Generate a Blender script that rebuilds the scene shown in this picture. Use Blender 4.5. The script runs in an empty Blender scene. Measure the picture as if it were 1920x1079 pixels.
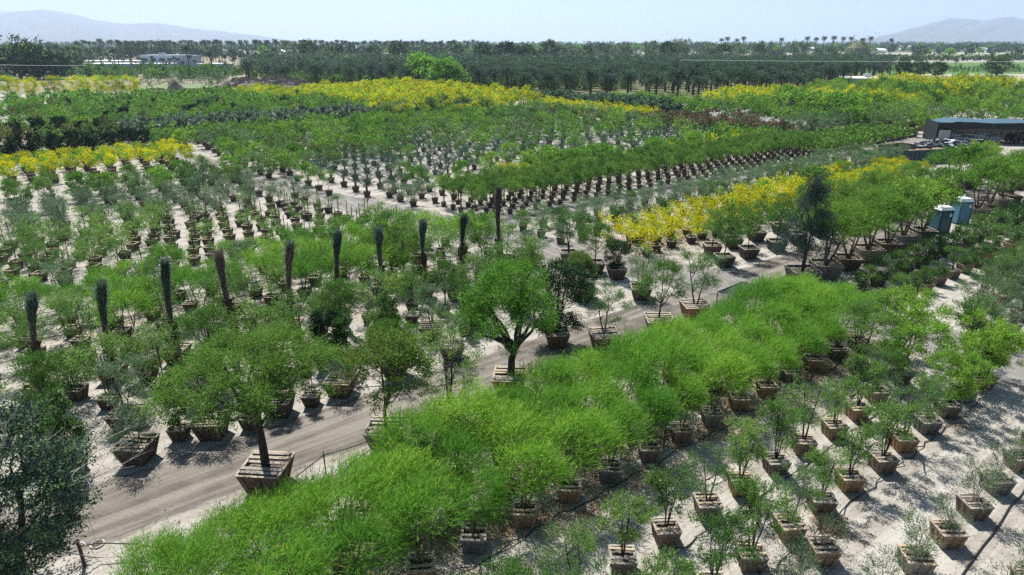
import bpy, math, random
import numpy as np
from math import radians as R, sin, cos, pi, atan

# ------------------------------------------------------------------ camera, sky, sun, exposure
sc = bpy.context.scene
rng = np.random.default_rng(11)
random.seed(11)
HC, FP = 15.0, 1230.0                 # camera height (m), focal length in pixels of a 1920 px wide picture
PIT = atan(461.5 / FP)                # tilt below the horizon
TH = R(37.5)                          # direction of the nursery rows
cam = bpy.data.objects.new('camera', bpy.data.cameras.new('camera'))
sc.collection.objects.link(cam)
cam.location = (0, 0, HC)
cam.rotation_euler = (pi / 2 - PIT, 0, 0)
cam.data.sensor_width = 36
cam.data.lens = FP / 1920 * 36
cam.data.clip_start = 0.5
cam.data.clip_end = 60000
sc.camera = cam
SUN_EL, SUN_AZ = R(57), R(115)        # elevation; plan angle from +X towards +Y
world = bpy.data.worlds.new('World')
sc.world = world
world.use_nodes = True
nt = world.node_tree
bg = nt.nodes['Background']
sky = nt.nodes.new('ShaderNodeTexSky')
sky.sky_type = 'NISHITA'
sky.sun_disc = False
sky.sun_elevation = SUN_EL
sky.sun_rotation = pi / 2 - SUN_AZ
sky.altitude = 0
sky.air_density = 1.0
sky.dust_density = 0.5
sky.ozone_density = 2.5
nt.links.new(sky.outputs[0], bg.inputs[0])
bg.inputs[1].default_value = 0.06
sun = bpy.data.objects.new('sun', bpy.data.lights.new('sun', 'SUN'))
sc.collection.objects.link(sun)
sun.data.energy = 5.0
sun.data.angle = R(0.5)
sun.data.color = (1.0, 0.95, 0.88)
sun.rotation_euler = (pi / 2 - SUN_EL, 0, SUN_AZ - pi / 2 + pi)
sc.view_settings.view_transform = 'Standard'
sc.view_settings.look = 'None'
sc.view_settings.exposure = 0.77
sc.view_settings.gamma = 1.0
sc.cycles.max_bounces = 6
sc.cycles.diffuse_bounces = 3
sc.cycles.transmission_bounces = 3
sc.cycles.volume_bounces = 2
sc.cycles.transparent_max_bounces = 6
sc.cycles.use_denoising = False
HAZE = 0.00012

# ------------------------------------------------------------------ placing
C = sc.collection


def P(u, v):
    return u * cos(TH) - v * sin(TH), u * sin(TH) + v * cos(TH)


def UV(x, y):
    return x * cos(TH) + y * sin(TH), -x * sin(TH) + y * cos(TH)


def G(px, py, z=0.0):
    """photo pixel -> point of the plane at height z"""
    dx, dy = (px - 960) / FP, -(py - 539.5) / FP
    d = (dx, cos(PIT) + dy * sin(PIT), -sin(PIT) + dy * cos(PIT))
    s = (z - HC) / d[2]
    return d[0] * s, d[1] * s


def pix(x, y, z=0.0):
    zc = y * cos(PIT) - (z - HC) * sin(PIT)
    up = y * sin(PIT) + (z - HC) * cos(PIT)
    if zc < 1:
        return 9e9, 9e9, zc
    return 960 + FP * x / zc, 539.5 - FP * up / zc, zc


# ------------------------------------------------------------------ geometry collector (all quads)
def nrm(a):
    return a / np.maximum(np.linalg.norm(a, axis=-1, keepdims=True), 1e-9)


class Geo:
    def __init__(s):
        s.V, s.Q, s.M, s.S, s.n = [], [], [], [], 0

    def add(s, v, q, m=0, smooth=False):
        v = np.asarray(v, float).reshape(-1, 3)
        q = np.asarray(q, int).reshape(-1, 4)
        s.V.append(v)
        s.Q.append(q + s.n)
        s.M.append(np.full(len(q), m))
        s.S.append(np.full(len(q), smooth))
        s.n += len(v)

    def join(s, g, off=(0, 0, 0), sca=1.0, mmap=None, rot=0.0):
        if not g.V:
            return
        v = np.concatenate(g.V)
        if rot:
            c, n = cos(rot), sin(rot)
            v = np.stack([v[:, 0] * c - v[:, 1] * n, v[:, 0] * n + v[:, 1] * c, v[:, 2]], 1)
        m = np.concatenate(g.M)
        if mmap is not None:
            m = np.asarray(mmap)[m]
        s.V.append(v * sca + np.array(off))
        s.Q.append(np.concatenate(g.Q) + s.n)
        s.M.append(m)
        s.S.append(np.concatenate(g.S))
        s.n += len(v)

    def leaves(s, p, d, L, W, m=0):
        """one rhombic leaf per point"""
        n = len(p)
        if n == 0:
            return
        d = nrm(d)
        side = nrm(np.cross(d, rng.normal(size=(n, 3))))
        L = np.broadcast_to(L, (n,))[:, None] * rng.uniform(.7, 1.25, (n, 1))
        W = np.broadcast_to(W, (n,))[:, None] * rng.uniform(.7, 1.25, (n, 1))
        v = np.stack([p, p + d * L * .45 + side * W * .5, p + d * L, p + d * L * .45 - side * W * .5], 1).reshape(-1, 3)
        q = np.arange(n * 4).reshape(-1, 4)
        s.V.append(v)
        s.Q.append(q + s.n)
        s.M.append(np.broadcast_to(m, (n,)).astype(int))
        s.S.append(np.full(n, False))
        s.n += len(v)

    def tube(s, pts, rad, k=6, m=0, cap=False):
        pts = np.asarray(pts, float)
        n = len(pts)
        rad = np.broadcast_to(rad, (n,))
        t = nrm(np.gradient(pts, axis=0))
        ref = np.array([1., 0, 0]) if abs(t[0][0]) < .8 else np.array([0, 1., 0])
        a = nrm(np.cross(t, ref))
        b = np.cross(t, a)
        ang = np.arange(k) * 2 * pi / k
        v = pts[:, None] + rad[:, None, None] * (a[:, None] * np.cos(ang)[None, :, None] + b[:, None] * np.sin(ang)[None, :, None])
        i = np.arange(n - 1)[:, None] * k
        j = np.arange(k)[None, :]
        q = np.stack([i + j, i + (j + 1) % k, i + k + (j + 1) % k, i + k + j], -1).reshape(-1, 4)
        s.add(v, q, m, True)
        if cap and k == 4:
            s.add(v[-1], [[0, 1, 2, 3]], m)
        elif cap:
            c = v[-1]
            for h in range(1, k - 2, 2):
                s.add(c[[0, h, h + 1, h + 2]], [[0, 1, 2, 3]], m)

    def hexa(s, b, t, m=0):
        """solid between a bottom quad b and a top quad t (4 points each, counter-clockwise from above)"""
        v = list(b) + list(t)
        s.add(v, [[3, 2, 1, 0], [4, 5, 6, 7], [0, 1, 5, 4], [1, 2, 6, 5], [2, 3, 7, 6], [3, 0, 4, 7]], m)

    def box(s, c, d, m=0, rz=0.0, rx=0.0):
        x, y, z = d[0] / 2, d[1] / 2, d[2] / 2
        v = np.array([[-x, -y, -z], [x, -y, -z], [x, y, -z], [-x, y, -z], [-x, -y, z], [x, -y, z], [x, y, z], [-x, y, z]])
        if rx:
            v = np.stack([v[:, 0], v[:, 1] * cos(rx) - v[:, 2] * sin(rx), v[:, 1] * sin(rx) + v[:, 2] * cos(rx)], 1)
        if rz:
            v = np.stack([v[:, 0] * cos(rz) - v[:, 1] * sin(rz), v[:, 0] * sin(rz) + v[:, 1] * cos(rz), v[:, 2]], 1)
        v = v + np.array(c)
        s.hexa(v[:4], v[4:], m)

    def mesh(s, name, mats):
        me = bpy.data.meshes.new(name)
        V = np.concatenate(s.V)
        Q = np.concatenate(s.Q)
        me.vertices.add(len(V))
        me.vertices.foreach_set('co', V.astype(np.float32).ravel())
        me.loops.add(len(Q) * 4)
        me.loops.foreach_set('vertex_index', Q.astype(np.int32).ravel())
        me.polygons.add(len(Q))
        me.polygons.foreach_set('loop_start', (np.arange(len(Q)) * 4).astype(np.int32))
        me.polygons.foreach_set('material_index', np.concatenate(s.M).astype(np.int32))
        me.polygons.foreach_set('use_smooth', np.concatenate(s.S).astype(bool))
        me.update(calc_edges=True)
        for m in mats:
            me.materials.append(m)
        return me


def link(name, data=None, parent=None, loc=(0, 0, 0), rz=0.0, s=1.0):
    o = bpy.data.objects.new(name, data)
    C.objects.link(o)
    o.location = loc
    if rz:
        o.rotation_euler = (0, 0, rz)
    if s != 1.0:
        o.scale = (s, s, s) if not hasattr(s, '__len__') else s
    if parent is not None:
        o.parent = parent
    return o


def tag(o, label=None, cat=None, group=None, kind=None):
    if label:
        o['label'] = label
    if cat:
        o['category'] = cat
    if group:
        o['group'] = group
    if kind:
        o['kind'] = kind
    return o


# ------------------------------------------------------------------ materials
MATS = {}


def newmat(name):
    m = bpy.data.materials.new(name)
    m.use_nodes = True
    MATS[name] = m
    n = m.node_tree.nodes
    return m, m.node_tree, n['Principled BSDF'], n['Material Output']


def leaf(name, c1, c2, tr=0.45, rough=0.6, hue=0.016, spec=0.15):
    m, t, b, out = newmat(name)
    N, K = t.nodes, t.links
    geo = N.new('ShaderNodeNewGeometry')
    oi = N.new('ShaderNodeObjectInfo')
    mix = N.new('ShaderNodeMix')
    mix.data_type = 'RGBA'
    mix.inputs[6].default_value = (*c1, 1)
    mix.inputs[7].default_value = (*c2, 1)
    K.new(geo.outputs['Random Per Island'], mix.inputs[0])
    hs = N.new('ShaderNodeHueSaturation')
    mr = N.new('ShaderNodeMapRange')
    mr.inputs[3].default_value = 0.5 - hue
    mr.inputs[4].default_value = 0.5 + hue
    K.new(oi.outputs['Random'], mr.inputs[0])
    mv = N.new('ShaderNodeMapRange')
    mv.inputs[3].default_value = 1.22
    mv.inputs[4].default_value = 0.72
    K.new(oi.outputs['Random'], mv.inputs[0])
    K.new(mr.outputs[0], hs.inputs[0])
    K.new(mv.outputs[0], hs.inputs[2])
    K.new(mix.outputs[2], hs.inputs[4])
    K.new(hs.outputs[0], b.inputs['Base Color'])
    b.inputs['Roughness'].default_value = rough
    b.inputs['Specular IOR Level'].default_value = spec
    tl = N.new('ShaderNodeBsdfTranslucent')
    K.new(hs.outputs[0], tl.inputs[0])
    ms = N.new('ShaderNodeMixShader')
    ms.inputs[0].default_value = tr
    K.new(b.outputs[0], ms.inputs[1])
    K.new(tl.outputs[0], ms.inputs[2])
    K.new(ms.outputs[0], out.inputs[0])
    return m


def surf(name, c1, c2=None, scale=4.0, rough=0.85, stretch=(1, 1, 1), bump=0.0, obj_var=0.0, spec=0.3, detail=5, metal=0.0, rot=0.0, isl=0.0):
    m, t, b, out = newmat(name)
    N, K = t.nodes, t.links
    c2 = c2 or tuple(x * 0.7 for x in c1)
    tc = N.new('ShaderNodeTexCoord')
    mp = N.new('ShaderNodeMapping')
    mp.inputs['Scale'].default_value = stretch
    mp.inputs['Rotation'].default_value = (0, 0, rot)
    K.new(tc.outputs['Object'], mp.inputs[0])
    nz = N.new('ShaderNodeTexNoise')
    nz.inputs['Scale'].default_value = scale
    nz.inputs['Detail'].default_value = detail
    K.new(mp.outputs[0], nz.inputs[0])
    cr = N.new('ShaderNodeValToRGB')
    cr.color_ramp.elements[0].position = .32
    cr.color_ramp.elements[1].position = .68
    cr.color_ramp.elements[0].color = (*c2, 1)
    cr.color_ramp.elements[1].color = (*c1, 1)
    K.new(nz.outputs[0], cr.inputs[0])
    last = cr.outputs[0]
    for amt, src in ((obj_var, 'o'), (isl, 'g')):
        if amt:
            nd = N.new('ShaderNodeObjectInfo') if src == 'o' else N.new('ShaderNodeNewGeometry')
            hs = N.new('ShaderNodeHueSaturation')
            mr = N.new('ShaderNodeMapRange')
            mr.inputs[3].default_value = 1 - amt
            mr.inputs[4].default_value = 1 + amt
            K.new(nd.outputs['Random' if src == 'o' else 'Random Per Island'], mr.inputs[0])
            K.new(mr.outputs[0], hs.inputs[2])
            if src == 'o':
                m2 = N.new('ShaderNodeMapRange')
                m2.inputs[3].default_value = 0.35
                m2.inputs[4].default_value = 1.0
                K.new(nd.outputs['Random'], m2.inputs[0])
                K.new(m2.outputs[0], hs.inputs[1])
            K.new(last, hs.inputs[4])
            last = hs.outputs[0]
    K.new(last, b.inputs['Base Color'])
    b.inputs['Roughness'].default_value = rough
    b.inputs['Specular IOR Level'].default_value = spec
    b.inputs['Metallic'].default_value = metal
    if bump:
        bp = N.new('ShaderNodeBump')
        bp.inputs['Distance'].default_value = bump
        bp.inputs['Strength'].default_value = 0.8
        K.new(nz.outputs[0], bp.inputs['Height'])
        K.new(bp.outputs[0], b.inputs['Normal'])
    return m


leaf('leaf_lime', (.225, .450, .060), (.130, .310, .036), tr=.52)
leaf('leaf_fresh', (.175, .345, .046), (.105, .225, .034), tr=.48)
leaf('leaf_green', (.120, .245, .044), (.060, .140, .034), tr=.42)
leaf('leaf_mid', (.180, .305, .095), (.095, .190, .065), tr=.45)
leaf('leaf_dark', (.020, .062, .020), (.010, .034, .014), tr=.2)
leaf('leaf_grey', (.165, .255, .145), (.085, .155, .095), tr=.35)
leaf('leaf_olive', (.235, .300, .160), (.125, .180, .095), tr=.4)
leaf('leaf_blue', (.050, .085, .078), (.026, .050, .052), tr=.15)
leaf('leaf_palm', (.085, .165, .085), (.016, .046, .036), tr=.35, spec=.2)
leaf('leaf_palm_young', (.055, .125, .085), (.025, .070, .055), tr=.25, spec=.5)
leaf('leaf_palm_dark', (.150, .200, .170), (.065, .098, .090), tr=.30, spec=.2)
leaf('leaf_deadgrey', (.280, .235, .200), (.140, .115, .098), tr=.2)
leaf('leaf_yellow', (.600, .600, .014), (.420, .430, .016), tr=.45, hue=.006)
leaf('leaf_rust', (.230, .155, .105), (.125, .088, .062), tr=.2)
leaf('leaf_bronze', (.190, .190, .045), (.110, .120, .030), tr=.35)
leaf('leaf_pale', (.300, .320, .150), (.180, .210, .090), tr=.3)
leaf('leaf_dead', (.200, .150, .105), (.110, .080, .060), tr=.1)
leaf('flower_white', (.80, .78, .74), (.62, .60, .56), tr=.2, hue=.0)
leaf('flower_pink', (.45, .22, .18), (.30, .14, .11), tr=.2)
leaf('litter_tan', (.480, .270, .100), (.320, .175, .070), tr=.0)
surf('bark_dark', (.060, .045, .035), (.028, .020, .016), 14, stretch=(1, 1, .25), bump=.02, obj_var=.2)
surf('bark_brown', (.155, .100, .062), (.075, .048, .030), 14, stretch=(1, 1, .25), bump=.02, obj_var=.2)
surf('bark_pale', (.480, .450, .410), (.300, .270, .235), 12, stretch=(1, 1, .25), bump=.01)
surf('bark_green', (.110, .130, .045), (.060, .075, .030), 12, stretch=(1, 1, .3))
surf('palm_bark', (.110, .080, .058), (.040, .028, .020), 9, stretch=(1, 1, 2.2), bump=.06)
surf('crate_wood', (.285, .170, .080), (.140, .082, .040), 7, stretch=(1, 1, 6), obj_var=.42, isl=.22, bump=.006)
surf('crate_grey', (.240, .215, .185), (.120, .105, .090), 7, stretch=(1, 1, 6), obj_var=.3, isl=.22, bump=.006)
surf('crate_dark', (.130, .088, .060), (.060, .040, .030), 7, stretch=(1, 1, 5), obj_var=.35, isl=.2)
surf('slat_pale', (.400, .325, .225), (.220, .172, .120), 5, stretch=(1, 6, 6), obj_var=.2, isl=.15)
surf('soil', (.175, .150, .125), (.075, .062, .050), 9, bump=.03)
surf('stake_wood', (.110, .070, .045), (.055, .035, .025), 10)
surf('black_plastic', (.018, .020, .022), (.010, .011, .012), 5, rough=.45, spec=.5)
surf('metal_dark', (.045, .048, .050), (.028, .030, .032), 5, rough=.5, spec=.5)

# ground: pale compacted desert sand with tyre tracks along the rows
def ground_mat(name, cols, rot, bumpd=.05, edge=False, dark=(.10, .09, .08)):
    m, t, b, out = newmat(name)
    N, K = t.nodes, t.links
    tc = N.new('ShaderNodeTexCoord')

    def noise(sc_, det, st=(1, 1, 1), rz=0.0, ro=.6):
        mp = N.new('ShaderNodeMapping')
        mp.vector_type = 'TEXTURE'          # turn into row coordinates first, then stretch
        mp.inputs['Scale'].default_value = tuple(1 / q for q in st)
        mp.inputs['Rotation'].default_value = (0, 0, -rz)
        K.new(tc.outputs['Object'], mp.inputs[0])
        z = N.new('ShaderNodeTexNoise')
        z.inputs['Scale'].default_value = sc_
        z.inputs['Detail'].default_value = det
        z.inputs['Roughness'].default_value = ro
        K.new(mp.outputs[0], z.inputs[0])
        return z.outputs[0]

    def mixc(a, bb, fac, mode='MIX'):
        x = N.new('ShaderNodeMix')
        x.data_type = 'RGBA'
        x.blend_type = mode
        for i, q in ((6, a), (7, bb)):
            if isinstance(q, tuple):
                x.inputs[i].default_value = (*q, 1)
            else:
                K.new(q, x.inputs[i])
        if isinstance(fac, float):
            x.inputs[0].default_value = fac
        else:
            K.new(fac, x.inputs[0])
        return x.outputs[2]

    def ramp(v, a, bb):
        x = N.new('ShaderNodeMapRange')
        x.inputs[1].default_value = a
        x.inputs[2].default_value = bb
        K.new(v, x.inputs[0])
        return x.outputs[0]
    big = ramp(noise(.09, 4), .38, .62)
    medi = ramp(noise(.8, 5), .35, .65)
    fine = noise(9, 6, ro=.75)
    tr = ramp(noise(1.0, 4, (.06, 1.9, 1), -rot), .42, .62)
    tr2 = ramp(noise(1.0, 3, (.10, 5.0, 1), -rot), .52, .60)
    c = mixc(cols[0], cols[1], big)
    c = mixc(c, cols[2], medi)
    x = N.new('ShaderNodeMath')
    x.operation = 'MULTIPLY'
    K.new(tr, x.inputs[0])
    x.inputs[1].default_value = .75
    c = mixc(c, cols[3], x.outputs[0])
    x = N.new('ShaderNodeMath')
    x.operation = 'MULTIPLY'
    K.new(tr2, x.inputs[0])
    x.inputs[1].default_value = .34 if edge else .16
    c = mixc(c, dark, x.outputs[0])
    f2 = ramp(fine, .30, .75)
    x = N.new('ShaderNodeMapRange')
    x.inputs[3].default_value = .80
    x.inputs[4].default_value = 1.12
    K.new(f2, x.inputs[0])
    hs = N.new('ShaderNodeHueSaturation')
    K.new(x.outputs[0], hs.inputs[2])
    K.new(c, hs.inputs[4])
    K.new(hs.outputs[0], b.inputs['Base Color'])
    b.inputs['Roughness'].default_value = .95
    b.inputs['Specular IOR Level'].default_value = .1
    add = N.new('ShaderNodeMath')
    add.operation = 'ADD'
    K.new(fine, add.inputs[0])
    K.new(medi, add.inputs[1])
    bp = N.new('ShaderNodeBump')
    bp.inputs['Distance'].default_value = bumpd
    bp.inputs['Strength'].default_value = .7
    K.new(add.outputs[0], bp.inputs['Height'])
    K.new(bp.outputs[0], b.inputs['Normal'])
    if edge:   # worn border: the sheet thins out into the sand beside it
        at = N.new('ShaderNodeAttribute')
        at.attribute_name = 'edge'
        nz = noise(1.3, 5, (.5, 1.4, 1), -rot)
        s1 = N.new('ShaderNodeMath')
        s1.operation = 'ADD'
        K.new(at.outputs['Fac'], s1.inputs[0])
        K.new(nz, s1.inputs[1])
        al = ramp(s1.outputs[0], .72, .98)
        K.new(al, b.inputs['Alpha'])
    return m


SAND = [(.435, .415, .372), (.370, .345, .300), (.280, .255, .215), (.48, .462, .425)]
ROAD = [(.185, .168, .148), (.215, .195, .170), (.118, .104, .090), (.285, .262, .232)]
GREYROAD = [(.225, .215, .20), (.25, .24, .225), (.185, .173, .16), (.30, .29, .275)]
ground_mat('sand', SAND, TH, .06)
ground_mat('road_dirt', ROAD, TH, .05, edge=True)
ground_mat('road_grey', GREYROAD, TH + pi / 2, .05, edge=True)


def flatmat(name, c, rough=.6, spec=.3, metal=0.0):
    m, t, b, out = newmat(name)
    b.inputs['Base Color'].default_value = (*c, 1)
    b.inputs['Roughness'].default_value = rough
    b.inputs['Specular IOR Level'].default_value = spec
    b.inputs['Metallic'].default_value = metal
    return m


# ------------------------------------------------------------------ the setting
NX = 60
gx = np.array([-14000, -6000, -2500, -1000, -400, -150, -60, -20, 0, 20, 60, 150, 400, 1000, 2500, 6000, 14000], float)
gy = np.array([-200, -20, 0, 10, 20, 40, 80, 160, 320, 700, 1500, 4000, 9000, 16000], float)
g = Geo()
vv = [[x, y, 0] for y in gy for x in gx]
qq = [[j * len(gx) + i, j * len(gx) + i + 1, (j + 1) * len(gx) + i + 1, (j + 1) * len(gx) + i] for j in range(len(gy) - 1) for i in range(len(gx) - 1)]
g.add(vv, qq)
tag(link('ground', g.mesh('ground', [MATS['sand']])), 'pale compacted sand of the nursery yard', kind='structure')


def strip(name, line, half, z, mat, label):
    """a worn dirt track: a sheet along a polyline given in row coordinates, with a soft border"""
    pts = []
    for (a, b) in zip(line[:-1], line[1:]):
        n = max(2, int(math.dist(a[:2], b[:2]) / 1.5))
        for k in range(n):
            t = k / n
            pts.append(tuple(a[i] + (b[i] - a[i]) * t for i in range(len(a))))
    pts.append(line[-1])
    W = []
    for p in pts:
        W.append(P(p[0], p[1]))
    W = np.array(W)
    t = nrm(np.gradient(W, axis=0))
    nn = np.stack([-t[:, 1], t[:, 0]], 1)
    offs = [-1.35, -.8, -.3, .3, .8, 1.35]
    ed = [-.25, .55, 1, 1, .55, -.25]
    hw = np.array([p[2] if len(p) > 2 else half for p in pts])
    V, E = [], []
    for o, e in zip(offs, ed):
        q = W + nn * (o * hw)[:, None]
        V.append(np.concatenate([q, np.full((len(q), 1), z)], 1))
        E += [e] * len(q)
    n = len(pts)
    Q = [[j * n + i, j * n + i + 1, (j + 1) * n + i + 1, (j + 1) * n + i] for j in range(5) for i in range(n - 1)]
    g = Geo()
    g.add(np.concatenate(V), np.array(Q)[:, ::-1])
    me = g.mesh(name, [mat])
    at = me.attributes.new('edge', 'FLOAT', 'POINT')
    at.data.foreach_set('value', np.array(E, dtype=np.float32))
    o = link(name, me)
    tag(o, label, kind='structure')
    return o


strip('road', [(-30, 23.0), (30, 23.0), (60, 23.2), (92, 23.6)], 1.8, .008, MATS['road_dirt'], 'brown graded dirt road beside the bright green trees')
strip('cross_track', [(37.5, -8, 2.4), (37.2, 10, 2.4), (36.3, 23, 2.6), (33.5, 31, 2.6), (31.0, 41, 2.4), (28.3, 52, 2.4), (25.0, 64, 2.2), (22.3, 80, 2.2), (20.0, 96, 2.4), (17, 112, 2.2), (15, 130, 1.8)],
      2.4, .012, MATS['road_grey'], 'grey gravel track crossing between the fields')
strip('field_track', [(31, 45.3), (60, 44.8), (95, 44.6), (135, 45.5)], 1.5, .004, MATS['road_grey'], 'grey track along the lollipop trees')

# far plain: fields, bare ground
def sheet(name, pts, mat, z, label):
    g = Geo()
    n = len(pts)
    q = [[0, i, i + 1, i + 2] for i in range(1, n - 2, 2)]
    if n % 2:
        q.append([0, n - 2, n - 1, n - 1])
    g.add([(x, y, z) for x, y in pts], [k for k in q if len(set(k)) == 4])
    return tag(link(name, g.mesh(name, [mat])), label, kind='structure')


surf('turf', (.085, .185, .030), (.055, .135, .022), .05, stretch=(1, 6, 1))
surf('turf_dry', (.150, .200, .070), (.100, .140, .050), .05, stretch=(1, 5, 1))
surf('bare_tan', (.270, .215, .150), (.110, .125, .065), .06, detail=8)
surf('far_land', (.120, .130, .075), (.070, .090, .050), .008, stretch=(1, 2, 1), detail=8)
surf('mown_green', (.150, .210, .085), (.110, .150, .070), .08, detail=6)
sheet('farmland', [(-9000, 1000), (9000, 1000), (9000, 8500), (-9000, 8500)], MATS['far_land'], .02, 'flat hazy farmland reaching the horizon')
sheet('plain', [G(-500, 176), G(1000, 180), G(1000, 96), G(-500, 96)], MATS['bare_tan'], .003, 'dry tan plain beyond the nursery')
sheet('green_field', [G(1330, 139), G(1990, 139), G(1990, 117), G(1300, 119)], MATS['turf'], .008, 'green irrigated crop field at the far right')
sheet('crop_strip', [G(1340, 113), G(2000, 111), G(2000, 101), G(1500, 103)], MATS['turf_dry'], .012, 'yellowish far crop strip beyond the green field')
sheet('bare_field', [G(-60, 176), G(300, 176), G(520, 172), G(480, 150), G(-60, 148), ][:4] + [G(-60, 147)][:0], MATS['bare_tan'], .004, 'tan bare ground behind the yellow trees')
surf('orchard_grass', (.075, .110, .030), (.120, .105, .060), .25, detail=8)
sheet('orchard_floor', [G(860, 176), G(1005, 189), G(1330, 196), G(1560, 190), G(1700, 140), G(1680, 122), G(850, 122)][::1] + [G(700, 130)], MATS['orchard_grass'], .006, 'shaded grassy floor of the date palm orchard')
sheet('dry_grass', [G(255, 171), G(420, 171), G(425, 157), G(262, 160)], MATS['mown_green'], .008, 'patch of thin green grass on the bare ground')


# hills
def ridge(name, prof, dist, depth, mat, label, seed):
    r2 = np.random.default_rng(seed)
    xs = np.linspace(prof[0][0], prof[-1][0], 150)
    top = np.interp(xs, [p[0] for p in prof], [p[1] for p in prof])
    jag = np.zeros_like(xs)
    for k in range(1, 8):
        jag += np.sin(xs * .013 * 1.7 ** k + r2.uniform(0, 6)) * 1.5 / 1.55 ** k
    V = []
    rows = 14
    for j in range(rows):
        t = j / (rows - 1)
        d = dist + depth * (t - 1)
        prof_t = t ** .8
        for i, x in enumerate(xs):
            hh = max(0.0, (78.5 - top[i] + jag[i] * min(1, (78 - top[i]) / 12))) / FP * dist
            X = (x - 960) / FP * dist * (1 + .25 * (t - 1))
            gul = 1 + .10 * sin(x * .11 + 3 * t) * (1 - t) + .08 * sin(x * .29 + 5 * t) * (1 - t) + .05 * r2.normal() * (1 - t)
            V.append((X, d, (hh * prof_t + (15 if j == rows - 1 else 0)) * (gul if j else 1) - (6 if j == 0 else 0)))
    n = len(xs)
    for i in range(n):           # far slope
        V.append((V[(rows - 1) * n + i][0], dist + 500, -10))
    g = Geo()
    g.add(V, [[j * n + i, j * n + i + 1, (j + 1) * n + i + 1, (j + 1) * n + i] for j in range(rows) for i in range(n - 1)], 0, True)
    return tag(link(name, g.mesh(name, [mat])), label, kind='structure')


surf('rock', (.130, .105, .110), (.060, .050, .060), .004, detail=9, bump=8)
ridge('hill_range', [(-260, 60), (-60, 46), (0, 37), (60, 38), (95, 30), (150, 27), (185, 30), (235, 43), (275, 49), (300, 50), (350, 51), (400, 56), (460, 62), (520, 70), (570, 77), (640, 78.4)], 8600, 1900, MATS['rock'], 'long pale blue mountain ridge on the left horizon', 3)
ridge('far_hill', [(-400, 60), (-100, 40), (20, 33), (60, 29), (110, 33), (200, 52), (300, 60), (430, 66), (520, 74), (600, 78)], 11500, 1500, MATS['rock'], 'fainter mountain peak behind the left ridge', 5)
ridge('hill_crest', [(1560, 78.4), (1600, 72), (1640, 62), (1680, 50), (1720, 40), (1760, 42), (1780, 45), (1805, 40), (1830, 41), (1870, 48), (1910, 51), (1960, 46), (2100, 40), (2300, 60)], 9400, 1500, MATS['rock'], 'pale blue flat topped mountain on the right horizon', 9)

# ------------------------------------------------------------------ crates
def crate_geo(w, h, kind, lod, bf=.72):
    """tapered slatted planter: returns (sides, soil, [cross slats]) ; z=0 ground"""
    g, so, sl = Geo(), Geo(), []
    b, t = w * bf / 2, w / 2
    z0 = .04
    if lod >= 2:
        g.hexa([(-b, -b, 0), (b, -b, 0), (b, b, 0), (-b, b, 0)], [(-t, -t, h), (t, -t, h), (t, t, h), (-t, t, h)], 0)
        k = t - .05 * w
        g.add([(-k, -k, h + .01), (k, -k, h + .01), (k, k, h + .01), (-k, k, h + .01)], [[0, 1, 2, 3]], 1)
        return g, so, sl
    th = .035
    np_ = 3

    def half(z):
        return b + (t - b) * z / h
    for s in range(4):
        c, n = cos(s * pi / 2), sin(s * pi / 2)

        def rot(p):
            return (p[0] * c - p[1] * n, p[0] * n + p[1] * c, p[2])
        ph = (h - z0) / np_
        for k in range(np_):
            za, zb = z0 + k * ph, z0 + (k + 1) * ph - .018
            a_, b_ = half(za), half(zb)
            off = rng.uniform(-.006, .006)
            Bq = [(-a_ + th, -a_ + off, za), (a_, -a_ + off, za), (a_, -a_ + th + off, za), (-a_ + th, -a_ + th + off, za)]
            Tq = [(-b_ + th, -b_ + off, zb), (b_, -b_ + off, zb), (b_, -b_ + th + off, zb), (-b_ + th, -b_ + th + off, zb)]
            g.hexa([rot(p) for p in Bq], [rot(p) for p in Tq], 0)
        for xx in (-.84, 0.0, .84):      # battens
            a_, b_ = half(0), half(h)
            bw = .045 * w + .02
            p0, p1 = xx * a_, xx * b_
            Bq = [(p0 - bw, -a_ - .03, 0), (p0 + bw, -a_ - .03, 0), (p0 + bw, -a_ - .004, 0), (p0 - bw, -a_ - .004, 0)]
            Tq = [(p1 - bw, -b_ - .03, h - .01), (p1 + bw, -b_ - .03, h - .01), (p1 + bw, -b_ - .004, h - .01), (p1 - bw, -b_ - .004, h - .01)]
            g.hexa([rot(p) for p in Bq], [rot(p) for p in Tq], 0)
        # rim
        o_, i_ = t + .035, t - .05
        q = [(-o_, -o_, h), (o_ - .085, -o_, h), (o_ - .085, -i_, h), (-o_, -i_, h)]
        g.hexa([rot(p) for p in q], [rot((p[0], p[1], h + .03)) for p in q], 1)
    k = half(h * .86) - .01
    n = 6
    V = [(-k + 2 * k * i / n, -k + 2 * k * j / n, h * .86 + rng.uniform(-.02, .035)) for j in range(n + 1) for i in range(n + 1)]
    so.add(V, [[j * (n + 1) + i, j * (n + 1) + i + 1, (j + 1) * (n + 1) + i + 1, (j + 1) * (n + 1) + i] for j in range(n) for i in range(n)], 0, True)
    for yy in (-.42, .42):
        s_ = Geo()
        s_.box((0, yy * t + rng.uniform(-.04, .04), h + .052), (2 * t + .02, .085 * w + .03, .028), 0, rng.uniform(-.05, .05))
        sl.append(s_)
    if kind == 'multi':
        for yy in (-.75, .05, .78):
            s_ = Geo()
            s_.box((rng.uniform(-.05, .05), yy * t, h + .054), (2 * t * rng.uniform(.8, 1.0), .07 * w + .03, .03), 0, rng.uniform(-.12, .12))
            sl.append(s_)
    return g, so, sl


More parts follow.
